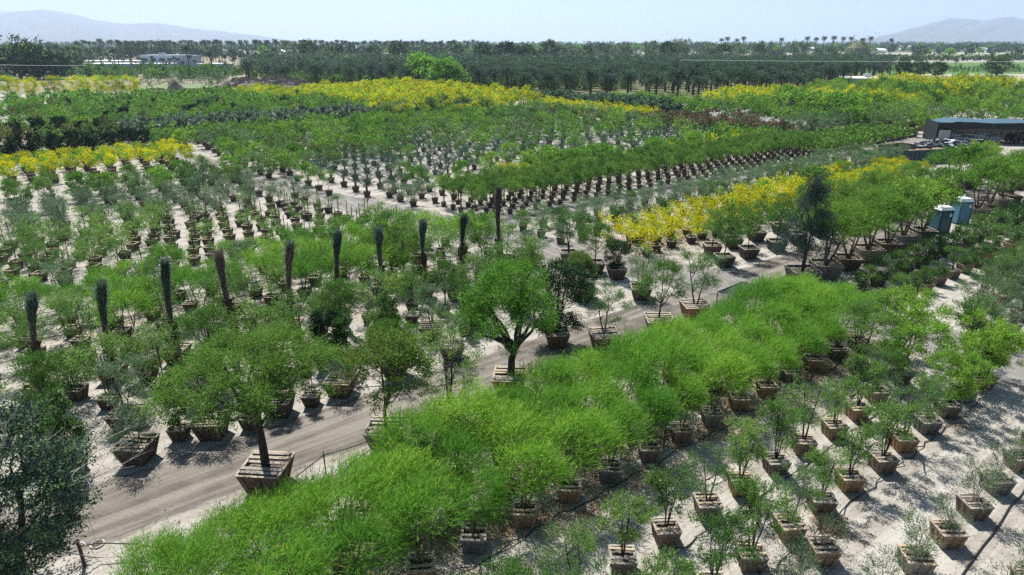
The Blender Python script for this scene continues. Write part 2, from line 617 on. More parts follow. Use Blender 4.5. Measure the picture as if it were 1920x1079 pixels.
CRATES = {}
CDEF = {  # name: (width, height, side material, bottom share, slat style, words)
    'brown': (.74, .58, 'crate_wood', .76, 'two', 'brown wooden crate'),
    'grey': (.75, .58, 'crate_grey', .76, 'two', 'grey weathered crate'),
    'pot': (.42, .36, 'black_plastic', .82, 'two', 'black pot'),
    'small': (.68, .54, 'crate_dark', .68, 'two', 'small dark crate'),
    'tiny': (.52, .44, 'crate_dark', .70, 'two', 'small dark crate'),
    'bigdark': (1.5, .92, 'crate_dark', .70, 'multi', 'large dark crate'),
    'big': (1.18, .80, 'crate_dark', .66, 'multi', 'large slatted crate'),
    'bigbrown': (1.45, .90, 'crate_wood', .68, 'multi', 'large brown crate'),
    'huge': (1.75, 1.0, 'crate_grey', .74, 'multi', 'large grey crate'),
}


def crate(kind, lod, var):
    k = (kind, lod, var)
    if k not in CRATES:
        w, h, m, bf, st, _ = CDEF[kind]
        g, so, sl = crate_geo(w, h, st, lod, bf)
        CRATES[k] = (g.mesh('planter_box', [MATS[m], MATS['slat_pale' if lod < 2 else 'soil']]),
                     so.mesh('soil', [MATS['soil']]) if so.V else None,
                     [s.mesh('cross_slat', [MATS['slat_pale']]) for s in sl], g)
    return CRATES[k]


# ------------------------------------------------------------------ plants
SPEC = {
    # h height over the soil, cb crown base share, r crown radius, st stems, tr trunk radius, nc clumps, cs clump size, n leaves at full detail,
    # L, W leaf size, up upward bias, mats [(material, share)], bark, form
    'palo': dict(h=2.75, cb=.38, r=1.5, st=3, tr=.05, nc=52, cs=.40, n=8400, L=.24, W=.018, up=.55, wind=.55, k=5, sl=.38, mats=[('leaf_lime', .99), ('leaf_yellow', .01)], bark='bark_green', form='dome'),
    'palod': dict(h=2.5, cb=.42, r=1.02, st=3, tr=.045, nc=36, cs=.32, n=6000, L=.24, W=.017, up=.6, wind=.5, k=5, sl=.36, mats=[('leaf_lime', .99), ('leaf_yellow', .01)], bark='bark_green', form='dome'),
    'paloy': dict(h=3.3, cb=.14, r=1.85, st=3, tr=.07, nc=44, cs=.36, n=12000, L=.16, W=.05, up=.5, wind=.2, k=4, sl=.3, mats=[('leaf_yellow', .72), ('leaf_lime', .28)], bark='bark_green', form='ball'),
    'palosm': dict(h=2.3, cb=.3, r=1.15, st=2, tr=.035, nc=26, cs=.26, n=4200, L=.16, W=.022, up=.5, wind=.4, k=5, sl=.34, mats=[('leaf_fresh', .5), ('leaf_lime', .5)], bark='bark_green', form='dome'),
    'feather': dict(h=2.9, cb=.40, r=.95, st=4, tr=.04, nc=30, cs=.19, n=5200, L=.085, W=.046, up=.35, wind=.1, k=7, sl=.30, mats=[('leaf_mid', .55), ('leaf_fresh', .45)], bark='bark_dark', form='vase'),
    'featherb': dict(h=2.9, cb=.30, r=1.4, st=3, tr=.05, nc=46, cs=.23, n=12000, L=.085, W=.048, up=.35, wind=.1, k=7, sl=.30, mats=[('leaf_fresh', .6), ('leaf_lime', .4)], bark='bark_dark', form='vase'),
    'olive': dict(h=1.5, cb=.12, r=.62, st=4, tr=.022, nc=20, cs=.15, n=2100, L=.09, W=.030, up=.5, wind=0, k=5, sl=.25, mats=[('leaf_olive', .6), ('leaf_grey', .4)], bark='bark_pale', form='vase'),
    'greytree': dict(h=2.3, cb=.25, r=1.0, st=3, tr=.035, nc=28, cs=.24, n=5200, L=.085, W=.030, up=.4, wind=0, k=5, sl=.25, mats=[('leaf_grey', .65), ('leaf_mid', .35)], bark='bark_dark', form='vase'),
    'greyshrub': dict(h=1.5, cb=.05, r=.95, st=5, tr=.03, nc=26, cs=.26, n=4200, L=.08, W=.035, up=.4, wind=0, k=4, sl=.22, mats=[('leaf_grey', .7), ('leaf_olive', .3)], bark='bark_brown', form='ball'),
    'shrub': dict(h=1.9, cb=.08, r=1.05, st=4, tr=.04, nc=30, cs=.28, n=6000, L=.09, W=.05, up=.35, wind=0, k=4, sl=.2, mats=[('leaf_green', .75), ('leaf_mid', .25)], bark='bark_brown', form='ball'),
    'brightshrub': dict(h=2.2, cb=.12, r=1.2, st=4, tr=.04, nc=34, cs=.30, n=6500, L=.10, W=.05, up=.35, wind=0, k=4, sl=.2, mats=[('leaf_fresh', .8), ('leaf_lime', .2)], bark='bark_brown', form='ball'),
    'oleander': dict(h=2.0, cb=.1, r=1.0, st=5, tr=.03, nc=28, cs=.26, n=6000, L=.13, W=.035, up=.6, wind=0, k=4, sl=.2, mats=[('leaf_green', .80), ('leaf_mid', .175), ('flower_white', .025)], bark='bark_brown', form='ball'),
    'whitebush': dict(h=1.7, cb=.08, r=.95, st=5, tr=.03, nc=26, cs=.26, n=4500, L=.12, W=.06, up=.5, wind=0, k=4, sl=.2, mats=[('leaf_green', .4), ('flower_white', .6)], bark='bark_brown', form='ball'),
    'greyflower': dict(h=2.1, cb=.08, r=.95, st=5, tr=.03, nc=28, cs=.24, n=5000, L=.12, W=.05, up=.6, wind=0, k=4, sl=.2, mats=[('leaf_grey', .72), ('leaf_blue', .22), ('flower_white', .06)], bark='bark_brown', form='col'),
    'redbush': dict(h=1.6, cb=.06, r=1.05, st=4, tr=.03, nc=26, cs=.28, n=4500, L=.10, W=.06, up=.35, wind=0, k=4, sl=.2, mats=[('leaf_rust', .8), ('leaf_green', .2)], bark='bark_brown', form='ball'),
    'darkball': dict(h=2.3, cb=.1, r=.85, st=2, tr=.05, nc=36, cs=.2, n=8000, L=.085, W=.05, up=.3, wind=0, k=3, sl=.12, mats=[('leaf_dark', 1.)], bark='bark_brown', form='col'),
    'column': dict(h=2.2, cb=.04, r=.38, st=2, tr=.03, nc=30, cs=.15, n=3600, L=.085, W=.045, up=.4, wind=0, k=3, sl=.12, mats=[('leaf_green', .8), ('leaf_dark', .2)], bark='bark_brown', form='col'),
    'bronzecol': dict(h=2.2, cb=.04, r=.6, st=2, tr=.03, nc=28, cs=.2, n=3200, L=.09, W=.05, up=.4, wind=0, k=3, sl=.15, mats=[('leaf_bronze', .6), ('leaf_pale', .25), ('leaf_mid', .15)], bark='bark_brown', form='col'),
    'standard': dict(h=2.5, cb=.54, r=.80, st=1, tr=.03, nc=28, cs=.24, n=4200, L=.09, W=.035, up=.3, wind=0, k=5, sl=.2, mats=[('leaf_green', .55), ('leaf_fresh', .45)], bark='bark_brown', form='dome'),
    'standardy': dict(h=2.3, cb=.48, r=.85, st=1, tr=.025, nc=22, cs=.22, n=3000, L=.09, W=.06, up=.3, wind=0, k=4, sl=.2, mats=[('leaf_yellow', .74), ('leaf_lime', .26)], bark='bark_brown', form='ball'),
    'youngstd': dict(h=2.0, cb=.45, r=.66, st=1, tr=.02, nc=20, cs=.19, n=2200, L=.075, W=.035, up=.3, wind=.1, k=5, sl=.25, mats=[('leaf_fresh', .5), ('leaf_mid', .5)], bark='bark_brown', form='ball'),
    'sapling': dict(h=1.35, cb=.15, r=.45, st=2, tr=.012, nc=12, cs=.14, n=620, L=.07, W=.030, up=.5, wind=.1, k=5, sl=.22, mats=[('leaf_fresh', .6), ('leaf_mid', .4)], bark='bark_brown', form='col'),
    'yshrub': dict(h=1.35, cb=.10, r=.75, st=4, tr=.02, nc=18, cs=.20, n=2000, L=.075, W=.042, up=.5, wind=0, k=5, sl=.25, mats=[('leaf_yellow', .80), ('leaf_lime', .20)], bark='bark_brown', form='vase'),
    'wide': dict(h=4.4, cb=.40, r=2.5, st=3, tr=.10, nc=80, cs=.38, n=22000, L=.11, W=.045, up=.3, wind=.2, k=6, sl=.35, mats=[('leaf_fresh', .55), ('leaf_lime', .35), ('leaf_bronze', .10)], bark='bark_brown', form='dome'),
    'midtree': dict(h=3.7, cb=.34, r=1.6, st=1, tr=.07, nc=60, cs=.28, n=15000, L=.09, W=.040, up=.25, wind=.1, k=6, sl=.3, mats=[('leaf_fresh', .55), ('leaf_bronze', .35), ('leaf_mid', .1)], bark='bark_dark', form='dome'),
    'airytree': dict(h=3.2, cb=.32, r=1.35, st=2, tr=.055, nc=38, cs=.23, n=6500, L=.08, W=.036, up=.3, wind=.1, k=6, sl=.3, mats=[('leaf_fresh', .5), ('leaf_grey', .3), ('leaf_mid', .2)], bark='bark_dark', form='vase'),
    'roundtree': dict(h=3.0, cb=.36, r=1.05, st=1, tr=.05, nc=40, cs=.25, n=8500, L=.075, W=.035, up=.3, wind=0, k=5, sl=.2, mats=[('leaf_green', .6), ('leaf_fresh', .4)], bark='bark_dark', form='ball'),
    'bigtree': dict(h=5.3, cb=.50, r=2.95, st=1, tr=.15, nc=120, cs=.30, n=48000, L=.075, W=.032, up=.15, wind=.1, k=8, sl=.42, mats=[('leaf_green', .35), ('leaf_fresh', .65)], bark='bark_dark', form='dome'),
    'bigtreeb': dict(h=5.2, cb=.34, r=2.3, st=1, tr=.17, nc=90, cs=.34, n=34000, L=.09, W=.040, up=.2, wind=.1, k=7, sl=.32, mats=[('leaf_lime', .45), ('leaf_fresh', .55)], bark='bark_dark', form='dome'),
    'darktree': dict(h=3.6, cb=.05, r=1.5, st=3, tr=.09, nc=70, cs=.30, n=24000, L=.08, W=.042, up=.2, wind=0, k=4, sl=.18, mats=[('leaf_dark', .85), ('leaf_mid', .15)], bark='bark_dark', form='ball'),
    'baretree': dict(h=4.6, cb=.17, r=2.1, st=2, tr=.12, nc=120, cs=.28, n=40000, L=.085, W=.044, up=.25, wind=0, k=5, sl=.25, mats=[('leaf_grey', .35), ('leaf_blue', .45), ('leaf_mid', .20)], bark='bark_dark', form='ball'),
    'greyconifer': dict(h=5.6, cb=.17, r=1.5, st=2, tr=.09, nc=110, cs=.30, n=24000, L=.10, W=.034, up=.9, wind=0, k=5, sl=.35, mats=[('leaf_blue', .8), ('leaf_grey', .2)], bark='bark_dark', form='cone'),
    'spikeconifer': dict(h=2.6, cb=.05, r=.6, st=1, tr=.04, nc=34, cs=.16, n=4500, L=.09, W=.04, up=.5, wind=0, k=4, sl=.2, mats=[('leaf_dark', .6), ('leaf_blue', .4)], bark='bark_brown', form='cone'),
    'potplant': dict(h=.95, cb=.15, r=.36, st=2, tr=.012, nc=9, cs=.12, n=500, L=.12, W=.06, up=.5, wind=0, k=3, sl=.12, mats=[('leaf_green', .6), ('leaf_fresh', .4)], bark='bark_brown', form='col'),
    'farbroad': dict(h=9., cb=.10, r=4.6, st=2, tr=.30, nc=90, cs=.9, n=9000, L=.5, W=.30, up=.25, wind=0, k=3, sl=.5, mats=[('leaf_dark', .7), ('leaf_mid', .3)], bark='bark_dark', form='ball'),
    'farbright': dict(h=8.5, cb=.08, r=6.0, st=3, tr=.35, nc=120, cs=.8, n=16000, L=.5, W=.22, up=.3, wind=0, k=4, sl=.6, mats=[('leaf_lime', .7), ('leaf_fresh', .3)], bark='bark_dark', form='dome'),
    'fareuc': dict(h=10., cb=.15, r=4.6, st=3, tr=.30, nc=80, cs=.95, n=7000, L=.5, W=.22, up=.2, wind=0, k=3, sl=.6, mats=[('leaf_rust', .12), ('leaf_mid', .45), ('leaf_blue', .43)], bark='bark_pale', form='vase'),
    'farpurple': dict(h=7., cb=.08, r=6.0, st=3, tr=.30, nc=80, cs=.9, n=6000, L=.45, W=.16, up=.5, wind=0, k=4, sl=.6, mats=[('farpurple', 1.)], bark='bark_pale', form='dome'),
}
leaf('farpurple', (.170, .180, .230), (.120, .130, .170), tr=.1)


def curve(a, b, bend, n, jit=0.0):
    t = np.linspace(0, 1, n)[:, None]
    a, b, bend = np.array(a, float), np.array(b, float), np.array(bend, float)
    mid = (a + b) / 2 + bend
    p = (1 - t) ** 2 * a + 2 * t * (1 - t) * mid + t ** 2 * b
    if jit:
        j = rng.normal(size=p.shape) * jit
        j[0] = 0
        j[-1] = 0
        p = p + j
    return p


def plant_geo(kind, lod):
    """returns (trunk, crown) collectors with z = 0 at the soil"""
    S = SPEC[kind]
    h, cb, r = S['h'], S['cb'], S['r']
    form = S['form']
    nc = S['nc'] if lod == 0 else max(8, int(S['nc'] * (.75 if lod == 1 else .5)))
    ph = rng.uniform(0, 2 * pi, nc)
    rho = np.sqrt(rng.uniform(0, 1, nc))
    lob = 1 + .22 * np.sin(ph * 2 + rng.uniform(0, 6)) + .12 * np.sin(ph * 5 + rng.uniform(0, 6))
    t = rng.uniform(0, 1, nc)
    z0, z1 = cb * h, h * .97
    hh = z1 - z0
    if form == 'dome':
        top = np.sqrt(np.maximum(0, 1 - (rho * .95) ** 2))
        z = z0 + hh * (top * (.35 + .65 * t ** .55)) + .04 * h
        R_ = r * rho * lob * .9
    elif form == 'ball':
        z_ = rng.uniform(-1, 1, nc)
        R_ = r * .92 * np.sqrt(1 - z_ ** 2 * .9) * rng.uniform(.3, 1, nc) ** .5 * lob
        z = z0 + hh * (.5 + .47 * z_)
    elif form == 'vase':
        z = z0 + hh * t ** .8
        R_ = r * rho * (.45 + .62 * np.sin(np.clip((z - z0) / hh, 0, 1) * 2.5)) * lob
    elif form == 'col':
        z = z0 + hh * t
        R_ = r * (1 - .45 * t ** 2) * rng.uniform(.2, 1, nc) ** .5
    else:  # cone
        z = z0 + hh * t ** 1.2
        R_ = r * (1.02 - (z - z0) / hh) ** .8 * rng.uniform(.25, 1, nc) ** .5 * lob
    cen = np.stack([R_ * np.cos(ph), R_ * np.sin(ph), z], 1)
    if S['wind'] > .3:
        cen[:, 0] += .12 * (z - z0)
    tg, cg = Geo(), Geo()
    sides = 7 if lod == 0 and S['tr'] > .08 else (5 if lod == 0 else 4)
    st = S['st']
    tr = S['tr']
    limbs = []
    fork_z = max(z0 * .82, .05)
    if st == 1:
        lean = rng.normal(size=2) * .03 * h
        base = np.array([0, 0, -.08])
        fk = np.array([lean[0], lean[1], fork_z])
        p = curve(base, fk, (rng.normal() * .02 * h, rng.normal() * .02 * h, 0), 6, tr * .15)
        tg.tube(p, np.linspace(tr * 1.15, tr * .8, 6), sides, 0)
        nl = {0: 6, 1: 4, 2: 2, 3: 1}[lod] + (4 if h > 5 and lod == 0 else 0)
        for k in range(nl):
            tgt = cen[rng.integers(nc)] if k else np.array([lean[0], lean[1], z1 * .9])
            if np.hypot(*tgt[:2]) < r * .35 and k:
                tgt = cen[np.argmax(rng.uniform(size=nc) * np.hypot(cen[:, 0], cen[:, 1]))]
            st_ = fk if rng.random() < .6 else p[4]
            q = curve(st_, tgt, (0, 0, -.06 * h + .1 * h * (k == 0)), 7, tr * .35)
            tg.tube(q, np.linspace(tr * .62, .006 + tr * .1, 7), max(4, sides - 1), 0)
            limbs.append(q)
        limbs.append(p[4:])
    else:
        for k in range(st):
            a = 2 * pi * k / st + rng.uniform(-.5, .5)
            base = np.array([cos(a) * tr * .7, sin(a) * tr * .7, -.08])
            far = np.array([cos(a), sin(a)]) * r * rng.uniform(.25, .5)
            tgt = np.array([far[0], far[1], z0 + hh * rng.uniform(.6, .95)])
            p = curve(base, tgt, (far[0] * .15, far[1] * .15, .06 * h), 8, tr * .3)
            tg.tube(p, np.linspace(tr * .95, .006 + tr * .12, 8), sides, 0)
            limbs.append(p)
            for j in range({0: 3, 1: 1, 2: 0, 3: 0}[lod]):
                i = rng.integers(2, 6)
                d = cen[rng.integers(nc)]
                q = curve(p[i], d, (0, 0, -.04 * h), 6, tr * .25)
                tg.tube(q, np.linspace(tr * .5, .005, 6), 4, 0)
                limbs.append(q)
    if lod < 2 and (lod == 0 or h > 2):
        L = np.concatenate(limbs)
        for c in (cen if lod == 0 else cen[::2]):
            i = np.argmin(np.linalg.norm((L - c) * [1, 1, 1.3], axis=1) + .4 * (L[:, 2] > c[2]))
            q = curve(L[i], c, (0, 0, .05), 4)
            w = .010 if h < 3.6 else .018
            tg.tube(q, np.linspace(w, w * .4, 4), 3, 0)
    # foliage: short sprigs of leaves round every clump
    f = {0: 1., 1: .26, 2: .065, 3: .02}[lod]
    big = {0: 1., 1: 1.85, 2: 3.4, 3: 6.0}[lod]
    n = int(S['n'] * f)
    k = S['k'] if lod == 0 else max(2, S['k'] // 2)
    ns = max(6, n // k)
    ci = rng.integers(0, nc, ns)
    cs = S['cs'] * (1.1 if lod else 1)
    d0 = rng.normal(size=(ns, 3)) * [1, 1, .55]
    c0 = cen[ci] + d0 * cs * .62
    axis = np.array([0, 0, z0 + hh * .35])
    outw = nrm(c0 - axis)
    sd = nrm(outw * .7 + rng.normal(size=(ns, 3)) * .5 + np.array([S['wind'], 0, S['up']]))
    tt = (np.arange(k) / max(1, k - 1))[None, :, None] if k > 1 else np.zeros((1, 1, 1))
    pos = c0[:, None] + sd[:, None] * tt * S['sl'] * (1 if lod < 2 else 1.3)
    pos = pos.reshape(-1, 3)
    pos[:, 2] = np.maximum(pos[:, 2], .02)
    ld = nrm(np.repeat(sd, k, 0) * (1.6 if S['W'] < .025 else .8) + rng.normal(size=(ns * k, 3)) * .6)
    Wd = S['W'] * (big if S['W'] > .025 else big * 1.15)
    names = [m for m, _ in S['mats']]
    pr = np.array([w for _, w in S['mats']])
    mi_clump = rng.choice(len(names), nc, p=pr / pr.sum())
    mi = mi_clump[ci] if kind in ('redbush', 'standardy', 'paloy', 'whitebush', 'yshrub') else rng.choice(len(names), ns, p=pr / pr.sum())
    cg.leaves(pos, ld, S['L'] * (big if S['L'] < .15 else 1 + (big - 1) * .6), Wd, np.repeat(mi, k))
    if kind == 'baretree':
        # leafless bleached branches reaching out of the foliage
        bt = Geo()
        for j in range(46):
            c = cen[rng.integers(nc)]
            o = nrm(c - np.array([0, 0, h * .3]))
            e = c + o * rng.uniform(.6, 1.5) + rng.normal(size=3) * .25 + np.array([.25, 0, .1])
            q = curve(c * .75 + np.array([0, 0, h * .1]), e, rng.normal(size=3) * .18, 7, .02)
            bt.tube(q, np.linspace(.020, .005, 7), 3, 1)
            for m_ in range(4):
                i = rng.integers(2, 6)
                bt.tube(curve(q[i], q[i] + o * .45 + rng.normal(size=3) * .28, rng.normal(size=3) * .08, 4), np.linspace(.008, .003, 4), 3, 1)
        tg.join(bt)
    return tg, cg


def frond(g, base, az, el, L, droop, n, lw, ll, m, m2=None, vee=.5):
    """one pinnate palm leaf"""
    d = np.array([cos(az), sin(az), 0.])
    t = np.linspace(0, 1, 6)
    ang = el - droop * t
    step = L / 5
    p = [np.array(base, float)]
    for a in ang[1:]:
        p.append(p[-1] + (d * cos(a) + np.array([0, 0, sin(a)])) * step)
    p = np.array(p)
    g.tube(p, np.linspace(.03 * L / 3, .008, 6), 3, m)
    tt = np.repeat(np.linspace(.16, 1, n), 2)
    sg = np.tile([1., -1.], n)
    i = np.clip((tt * 5).astype(int), 0, 4)
    fr = (tt * 5 - i)[:, None]
    q = p[i] * (1 - fr) + p[i + 1] * fr
    tan = nrm(p[i + 1] - p[i])
    side = np.cross(tan, nrm(np.cross(np.array([-sin(az), cos(az), 0.]), tan)))
    side = np.broadcast_to(np.array([-sin(az), cos(az), 0.]), tan.shape) * sg[:, None]
    dr = nrm(tan * .65 + side * .8 + np.array([0, 0, vee * .5]) + rng.normal(size=tan.shape) * .12)
    ln = ll * np.sin(np.clip(tt, .1, .96) * pi * .82 + .35)
    g.leaves(q, dr, np.maximum(ln, ll * .3), lw, m if m2 is None else np.where(rng.random(len(q)) < .5, m, m2))


def palm_geo(kind, lod):
    tg, cg = Geo(), Geo()
    if kind == 'datepalm':
        h, L, nf, n, lw, ll = rng.uniform(4.4, 5.6), 3.5, 50, 16, .14, .75
    elif kind == 'skypalm':
        h, L, nf, n, lw, ll = 14.5, 2.7, 40, 9, .22, .8
    elif kind == 'young':
        h, L, nf, n, lw, ll = .45, 1.75, 20, 12, .045, .34
    elif kind == 'skirt':
        h, L, nf, n, lw, ll = 1.5, 1.2, 26, 6, .14, .5
    if lod >= 2:
        nf, n, lw = int(nf * .75), max(5, int(n * .5)), lw * 2.2
    if lod >= 3:
        nf, n, lw = int(nf * .6), 4, lw * 1.6
    lean = rng.normal(size=2) * .02 * h
    p = curve((0, 0, -.1), (lean[0], lean[1], h), (0, 0, 0), 8)
    r0 = {'datepalm': .30, 'skypalm': .28, 'young': .12, 'skirt': .2}[kind]
    rr = np.linspace(r0, r0 * .85, 8) * (1 + .12 * (np.arange(8) % 2))
    rr[-1] *= 1.25
    tg.tube(p, rr, 7 if lod < 2 else 5, 0)
    for k in range(nf):
        az = k * 2.39996 + rng.uniform(-.2, .2)
        f = k / nf
        if kind == 'young':
            el, dr = R(84 - 38 * f + rng.uniform(-6, 6)), .5 + .5 * f
        else:
            el, dr = R(82 - 92 * f ** 1.1 + rng.uniform(-7, 7)), 1.05 + .5 * rng.uniform(0, 1)
        m = 1 if (f > .9 and kind != 'young') or (kind == 'skirt' and f > .6) else 0
        frond(cg, (lean[0], lean[1], h - .1 + .2 * (1 - f)), az, el, L * rng.uniform(.85, 1.1), dr, n, lw, ll, m)
    if kind == 'skirt':
        for k in range(40):
            a = rng.uniform(0, 2 * pi)
            z = rng.uniform(.3, 1.4)
            q = np.array([[cos(a) * .2, sin(a) * .2, z]])
            cg.leaves(q, np.array([[cos(a) * .35, sin(a) * .35, -.8]]), .7, .16, 1)
    return tg, cg


def bundle_geo(top_len, dead):
    """tall palm with all its fronds tied up in one sheaf"""
    tg, cg = Geo(), Geo()
    h = 6.2
    zt = h - top_len
    p = curve((0, 0, -.1), (.04, .02, zt), (0, 0, 0), 12)
    rr = np.full(12, .17) * (1 + .10 * (np.arange(12) % 2))
    tg.tube(p, rr, 9, 0)
    for k in range(260):             # old leaf bases
        a, z = rng.uniform(0, 2 * pi), rng.uniform(.2, zt)
        c, s = cos(a), sin(a)
        tg.leaves(np.array([[c * .2, s * .2, z]]), np.array([[c * .5, s * .5, .8]]), .16, .10, 0)
    N = 1500
    t = rng.uniform(0, 1, N) ** .75
    a = rng.uniform(0, 2 * pi, N)
    prof = np.interp(t, [0, .12, .35, .5, .75, .9, 1], [.06, .06, .07, .09, .14, .14, .07])
    rad = prof * rng.uniform(.55, 1.08, N)
    lean = np.array([.14, .05]) * (top_len / 3)
    pos = np.stack([np.cos(a) * rad + lean[0] * t ** 2, np.sin(a) * rad + lean[1] * t ** 2, zt - .25 + t * (top_len - .1)], 1)
    d = np.stack([np.cos(a) * .13 + .03, np.sin(a) * .13, np.ones(N)], 1) + rng.normal(size=(N, 3)) * .07
    m = np.where(t < dead, 1, 0)
    cg.leaves(pos, d, .50, .032, m)
    q = np.nonzero(t > .62)[0][:260]
    cg.leaves(pos[q] * [1.15, 1.15, 1] + [0, 0, .1], d[q] + rng.normal(size=(len(q), 3)) * .20, .62, .03, m[q])
    for z in (zt + top_len * .22, zt + top_len * .55):   # binding twine
        an = np.linspace(0, 2 * pi, 13)
        cg.tube(np.stack([np.cos(an) * .17 + .02, np.sin(an) * .17, np.full(13, z)], 1), .014, 4, 1)
    return tg, cg


PROTO = {}
NVAR = {0: 4, 1: 3, 2: 3, 3: 3}
PALM = {'datepalm': ('palm_bark', ['leaf_palm', 'leaf_dead']), 'skypalm': ('palm_bark', ['leaf_palm', 'leaf_dead']),
        'young': ('palm_bark', ['leaf_palm_young', 'leaf_dead']), 'skirt': ('palm_bark', ['leaf_palm', 'leaf_blue'])}


def proto(kind, lod, var):
    k = (kind, lod, var)
    if k not in PROTO:
        if kind in PALM:
            tg, cg = palm_geo(kind, lod)
            tm, lm = PALM[kind]
        else:
            tg, cg = plant_geo(kind, lod)
            tm, lm = SPEC[kind]['bark'], [m for m, _ in SPEC[kind]['mats']]
        tms = [MATS[tm]] + ([MATS['bark_pale']] if kind == 'baretree' else [])
        lms = [MATS[m] for m in lm]
        PROTO[k] = (tg, cg, tms, lms)
    return PROTO[k]


MESH = {}


def part_meshes(kind, lod, var):
    k = ('parts', kind, lod, var)
    if k not in MESH:
        tg, cg, tms, lms = proto(kind, lod, var)
        MESH[k] = (tg.mesh('trunk', tms), cg.mesh('crown', lms))
    return MESH[k]


def single_mesh(kind, lod, var, crate_kind, s, stake=0):
    k = ('one', kind, lod, var, crate_kind, stake)
    if k not in MESH:
        tg, cg, tms, lms = proto(kind, lod, var)
        g = Geo()
        mats = []
        zb = 0
        if crate_kind:
            cw = CDEF[crate_kind]
            cg0 = crate(crate_kind, 2, 0)[3]
            g.join(cg0, mmap=[0, 1])
            mats += [MATS[cw[2]], MATS['soil']]
            zb = cw[1] * .9
        b = len(mats)
        g.join(tg, (0, 0, zb), s, mmap=[b + i for i in range(len(tms))])
        mats += tms
        b = len(mats)
        g.join(cg, (0, 0, zb), s, mmap=[b + i for i in range(len(lms))])
        mats += lms
        if stake:
            g.tube([(.1, .05, .1), (.1, .05, zb + stake)], .03, 4, len(mats))
            mats.append(MATS['stake_wood'])
        MESH[k] = g.mesh(kind, mats)
    return MESH[k]


STAKE = {}


def stake_mesh(h):
    if h not in STAKE:
        g = Geo()
        g.tube([(0, 0, -.3), (0, 0, h)], .034, 4, 0, cap=True)
        STAKE[h] = g.mesh('stake', [MATS['stake_wood']])
    return STAKE[h]


COUNT = {}
INFO = {  # kind: (object name, category, words on its look)
    'palo': ('palo_verde_tree', 'boxed tree', 'bright green wispy tree'),
    'palod': ('palo_verde_tree', 'boxed tree', 'bright green wispy tree'),
    'paloy': ('yellow_blossom_tree', 'flowering tree', 'bright yellow flowering tree'),
    'palosm': ('young_desert_tree', 'boxed tree', 'thin pale green desert tree'),
    'feather': ('acacia_tree', 'boxed tree', 'feathery green multi stemmed tree'),
    'featherb': ('mesquite_tree', 'boxed tree', 'bright feathery spreading tree'),
    'olive': ('olive_sapling', 'boxed sapling', 'sparse grey green sapling'),
    'greytree': ('grey_leaf_tree', 'boxed tree', 'grey green young tree'),
    'greyshrub': ('grey_shrub', 'boxed shrub', 'low grey green shrub'),
    'shrub': ('green_shrub', 'boxed shrub', 'round mid green shrub'),
    'brightshrub': ('bright_shrub', 'boxed shrub', 'round bright green shrub'),
    'oleander': ('oleander_shrub', 'boxed shrub', 'green shrub with few white flowers'),
    'whitebush': ('white_blossom_shrub', 'flowering shrub', 'shrub covered in white blossom'),
    'greyflower': ('pale_oleander_shrub', 'flowering shrub', 'upright grey green shrub dotted white'),
    'redbush': ('rust_leaf_shrub', 'boxed shrub', 'rust red leaved shrub'),
    'darkball': ('dark_ficus_tree', 'boxed tree', 'dense dark green oval tree'),
    'column': ('column_shrub', 'boxed shrub', 'narrow dark green column shrub'),
    'bronzecol': ('bronze_shrub', 'boxed shrub', 'bronze tipped upright shrub'),
    'standard': ('lollipop_tree', 'standard tree', 'green lollipop tree'),
    'standardy': ('yellow_lollipop_tree', 'standard tree', 'yellow flowering lollipop tree'),
    'youngstd': ('young_standard_tree', 'standard tree', 'small round headed young tree'),
    'sapling': ('young_sapling', 'boxed sapling', 'thin young sapling'),
    'yshrub': ('yellow_shrub', 'flowering shrub', 'low yellow leaved shrub'),
    'wide': ('spreading_tree', 'boxed tree', 'wide bright green tree'),
    'midtree': ('honey_locust_tree', 'boxed tree', 'airy yellow green tree'),
    'airytree': ('airy_tree', 'boxed tree', 'thin airy green tree'),
    'roundtree': ('round_head_tree', 'boxed tree', 'round headed green tree'),
    'bigtree': ('shade_tree', 'boxed tree', 'large wide green shade tree'),
    'bigtreeb': ('shade_tree', 'boxed tree', 'large light green shade tree with thick dark limbs'),
    'darktree': ('dark_oak_tree', 'boxed tree', 'dense almost black green round tree'),
    'baretree': ('half_bare_tree', 'tree', 'grey green tree with bleached bare branches'),
    'greyconifer': ('blue_grey_tree', 'boxed tree', 'tall blue grey spiky tree with two trunks'),
    'spikeconifer': ('dark_conifer', 'boxed tree', 'small dark pointed conifer'),
    'potplant': ('potted_plant', 'potted plant', 'small green plant in a black pot'),
    'young': ('young_date_palm', 'boxed palm', 'young blue green palm'),
    'datepalm': ('date_palm', 'palm', 'dark feathery date palm'),
    'skypalm': ('tall_palm', 'palm', 'tall thin palm'),
    'skirt': ('skirted_palm', 'palm', 'short palm with a dark hanging skirt'),
    'farbroad': ('dark_broadleaf_tree', 'tree', 'dense dark broad tree'),
    'farbright': ('bright_broad_tree', 'tree', 'huge bright green spreading tree'),
    'fareuc': ('eucalyptus_tree', 'tree', 'loose brownish green tree'),
    'farpurple': ('lilac_grey_tree', 'tree', 'wide leafless lilac grey tree'),
}
ORD = ['', 'first', 'second', 'third', 'fourth', 'fifth', 'sixth', 'seventh', 'eighth', 'ninth', 'tenth', 'eleventh', 'twelfth', 'thirteenth', 'fourteenth', 'fifteenth',
       'sixteenth', 'seventeenth', 'eighteenth', 'nineteenth', 'twentieth']


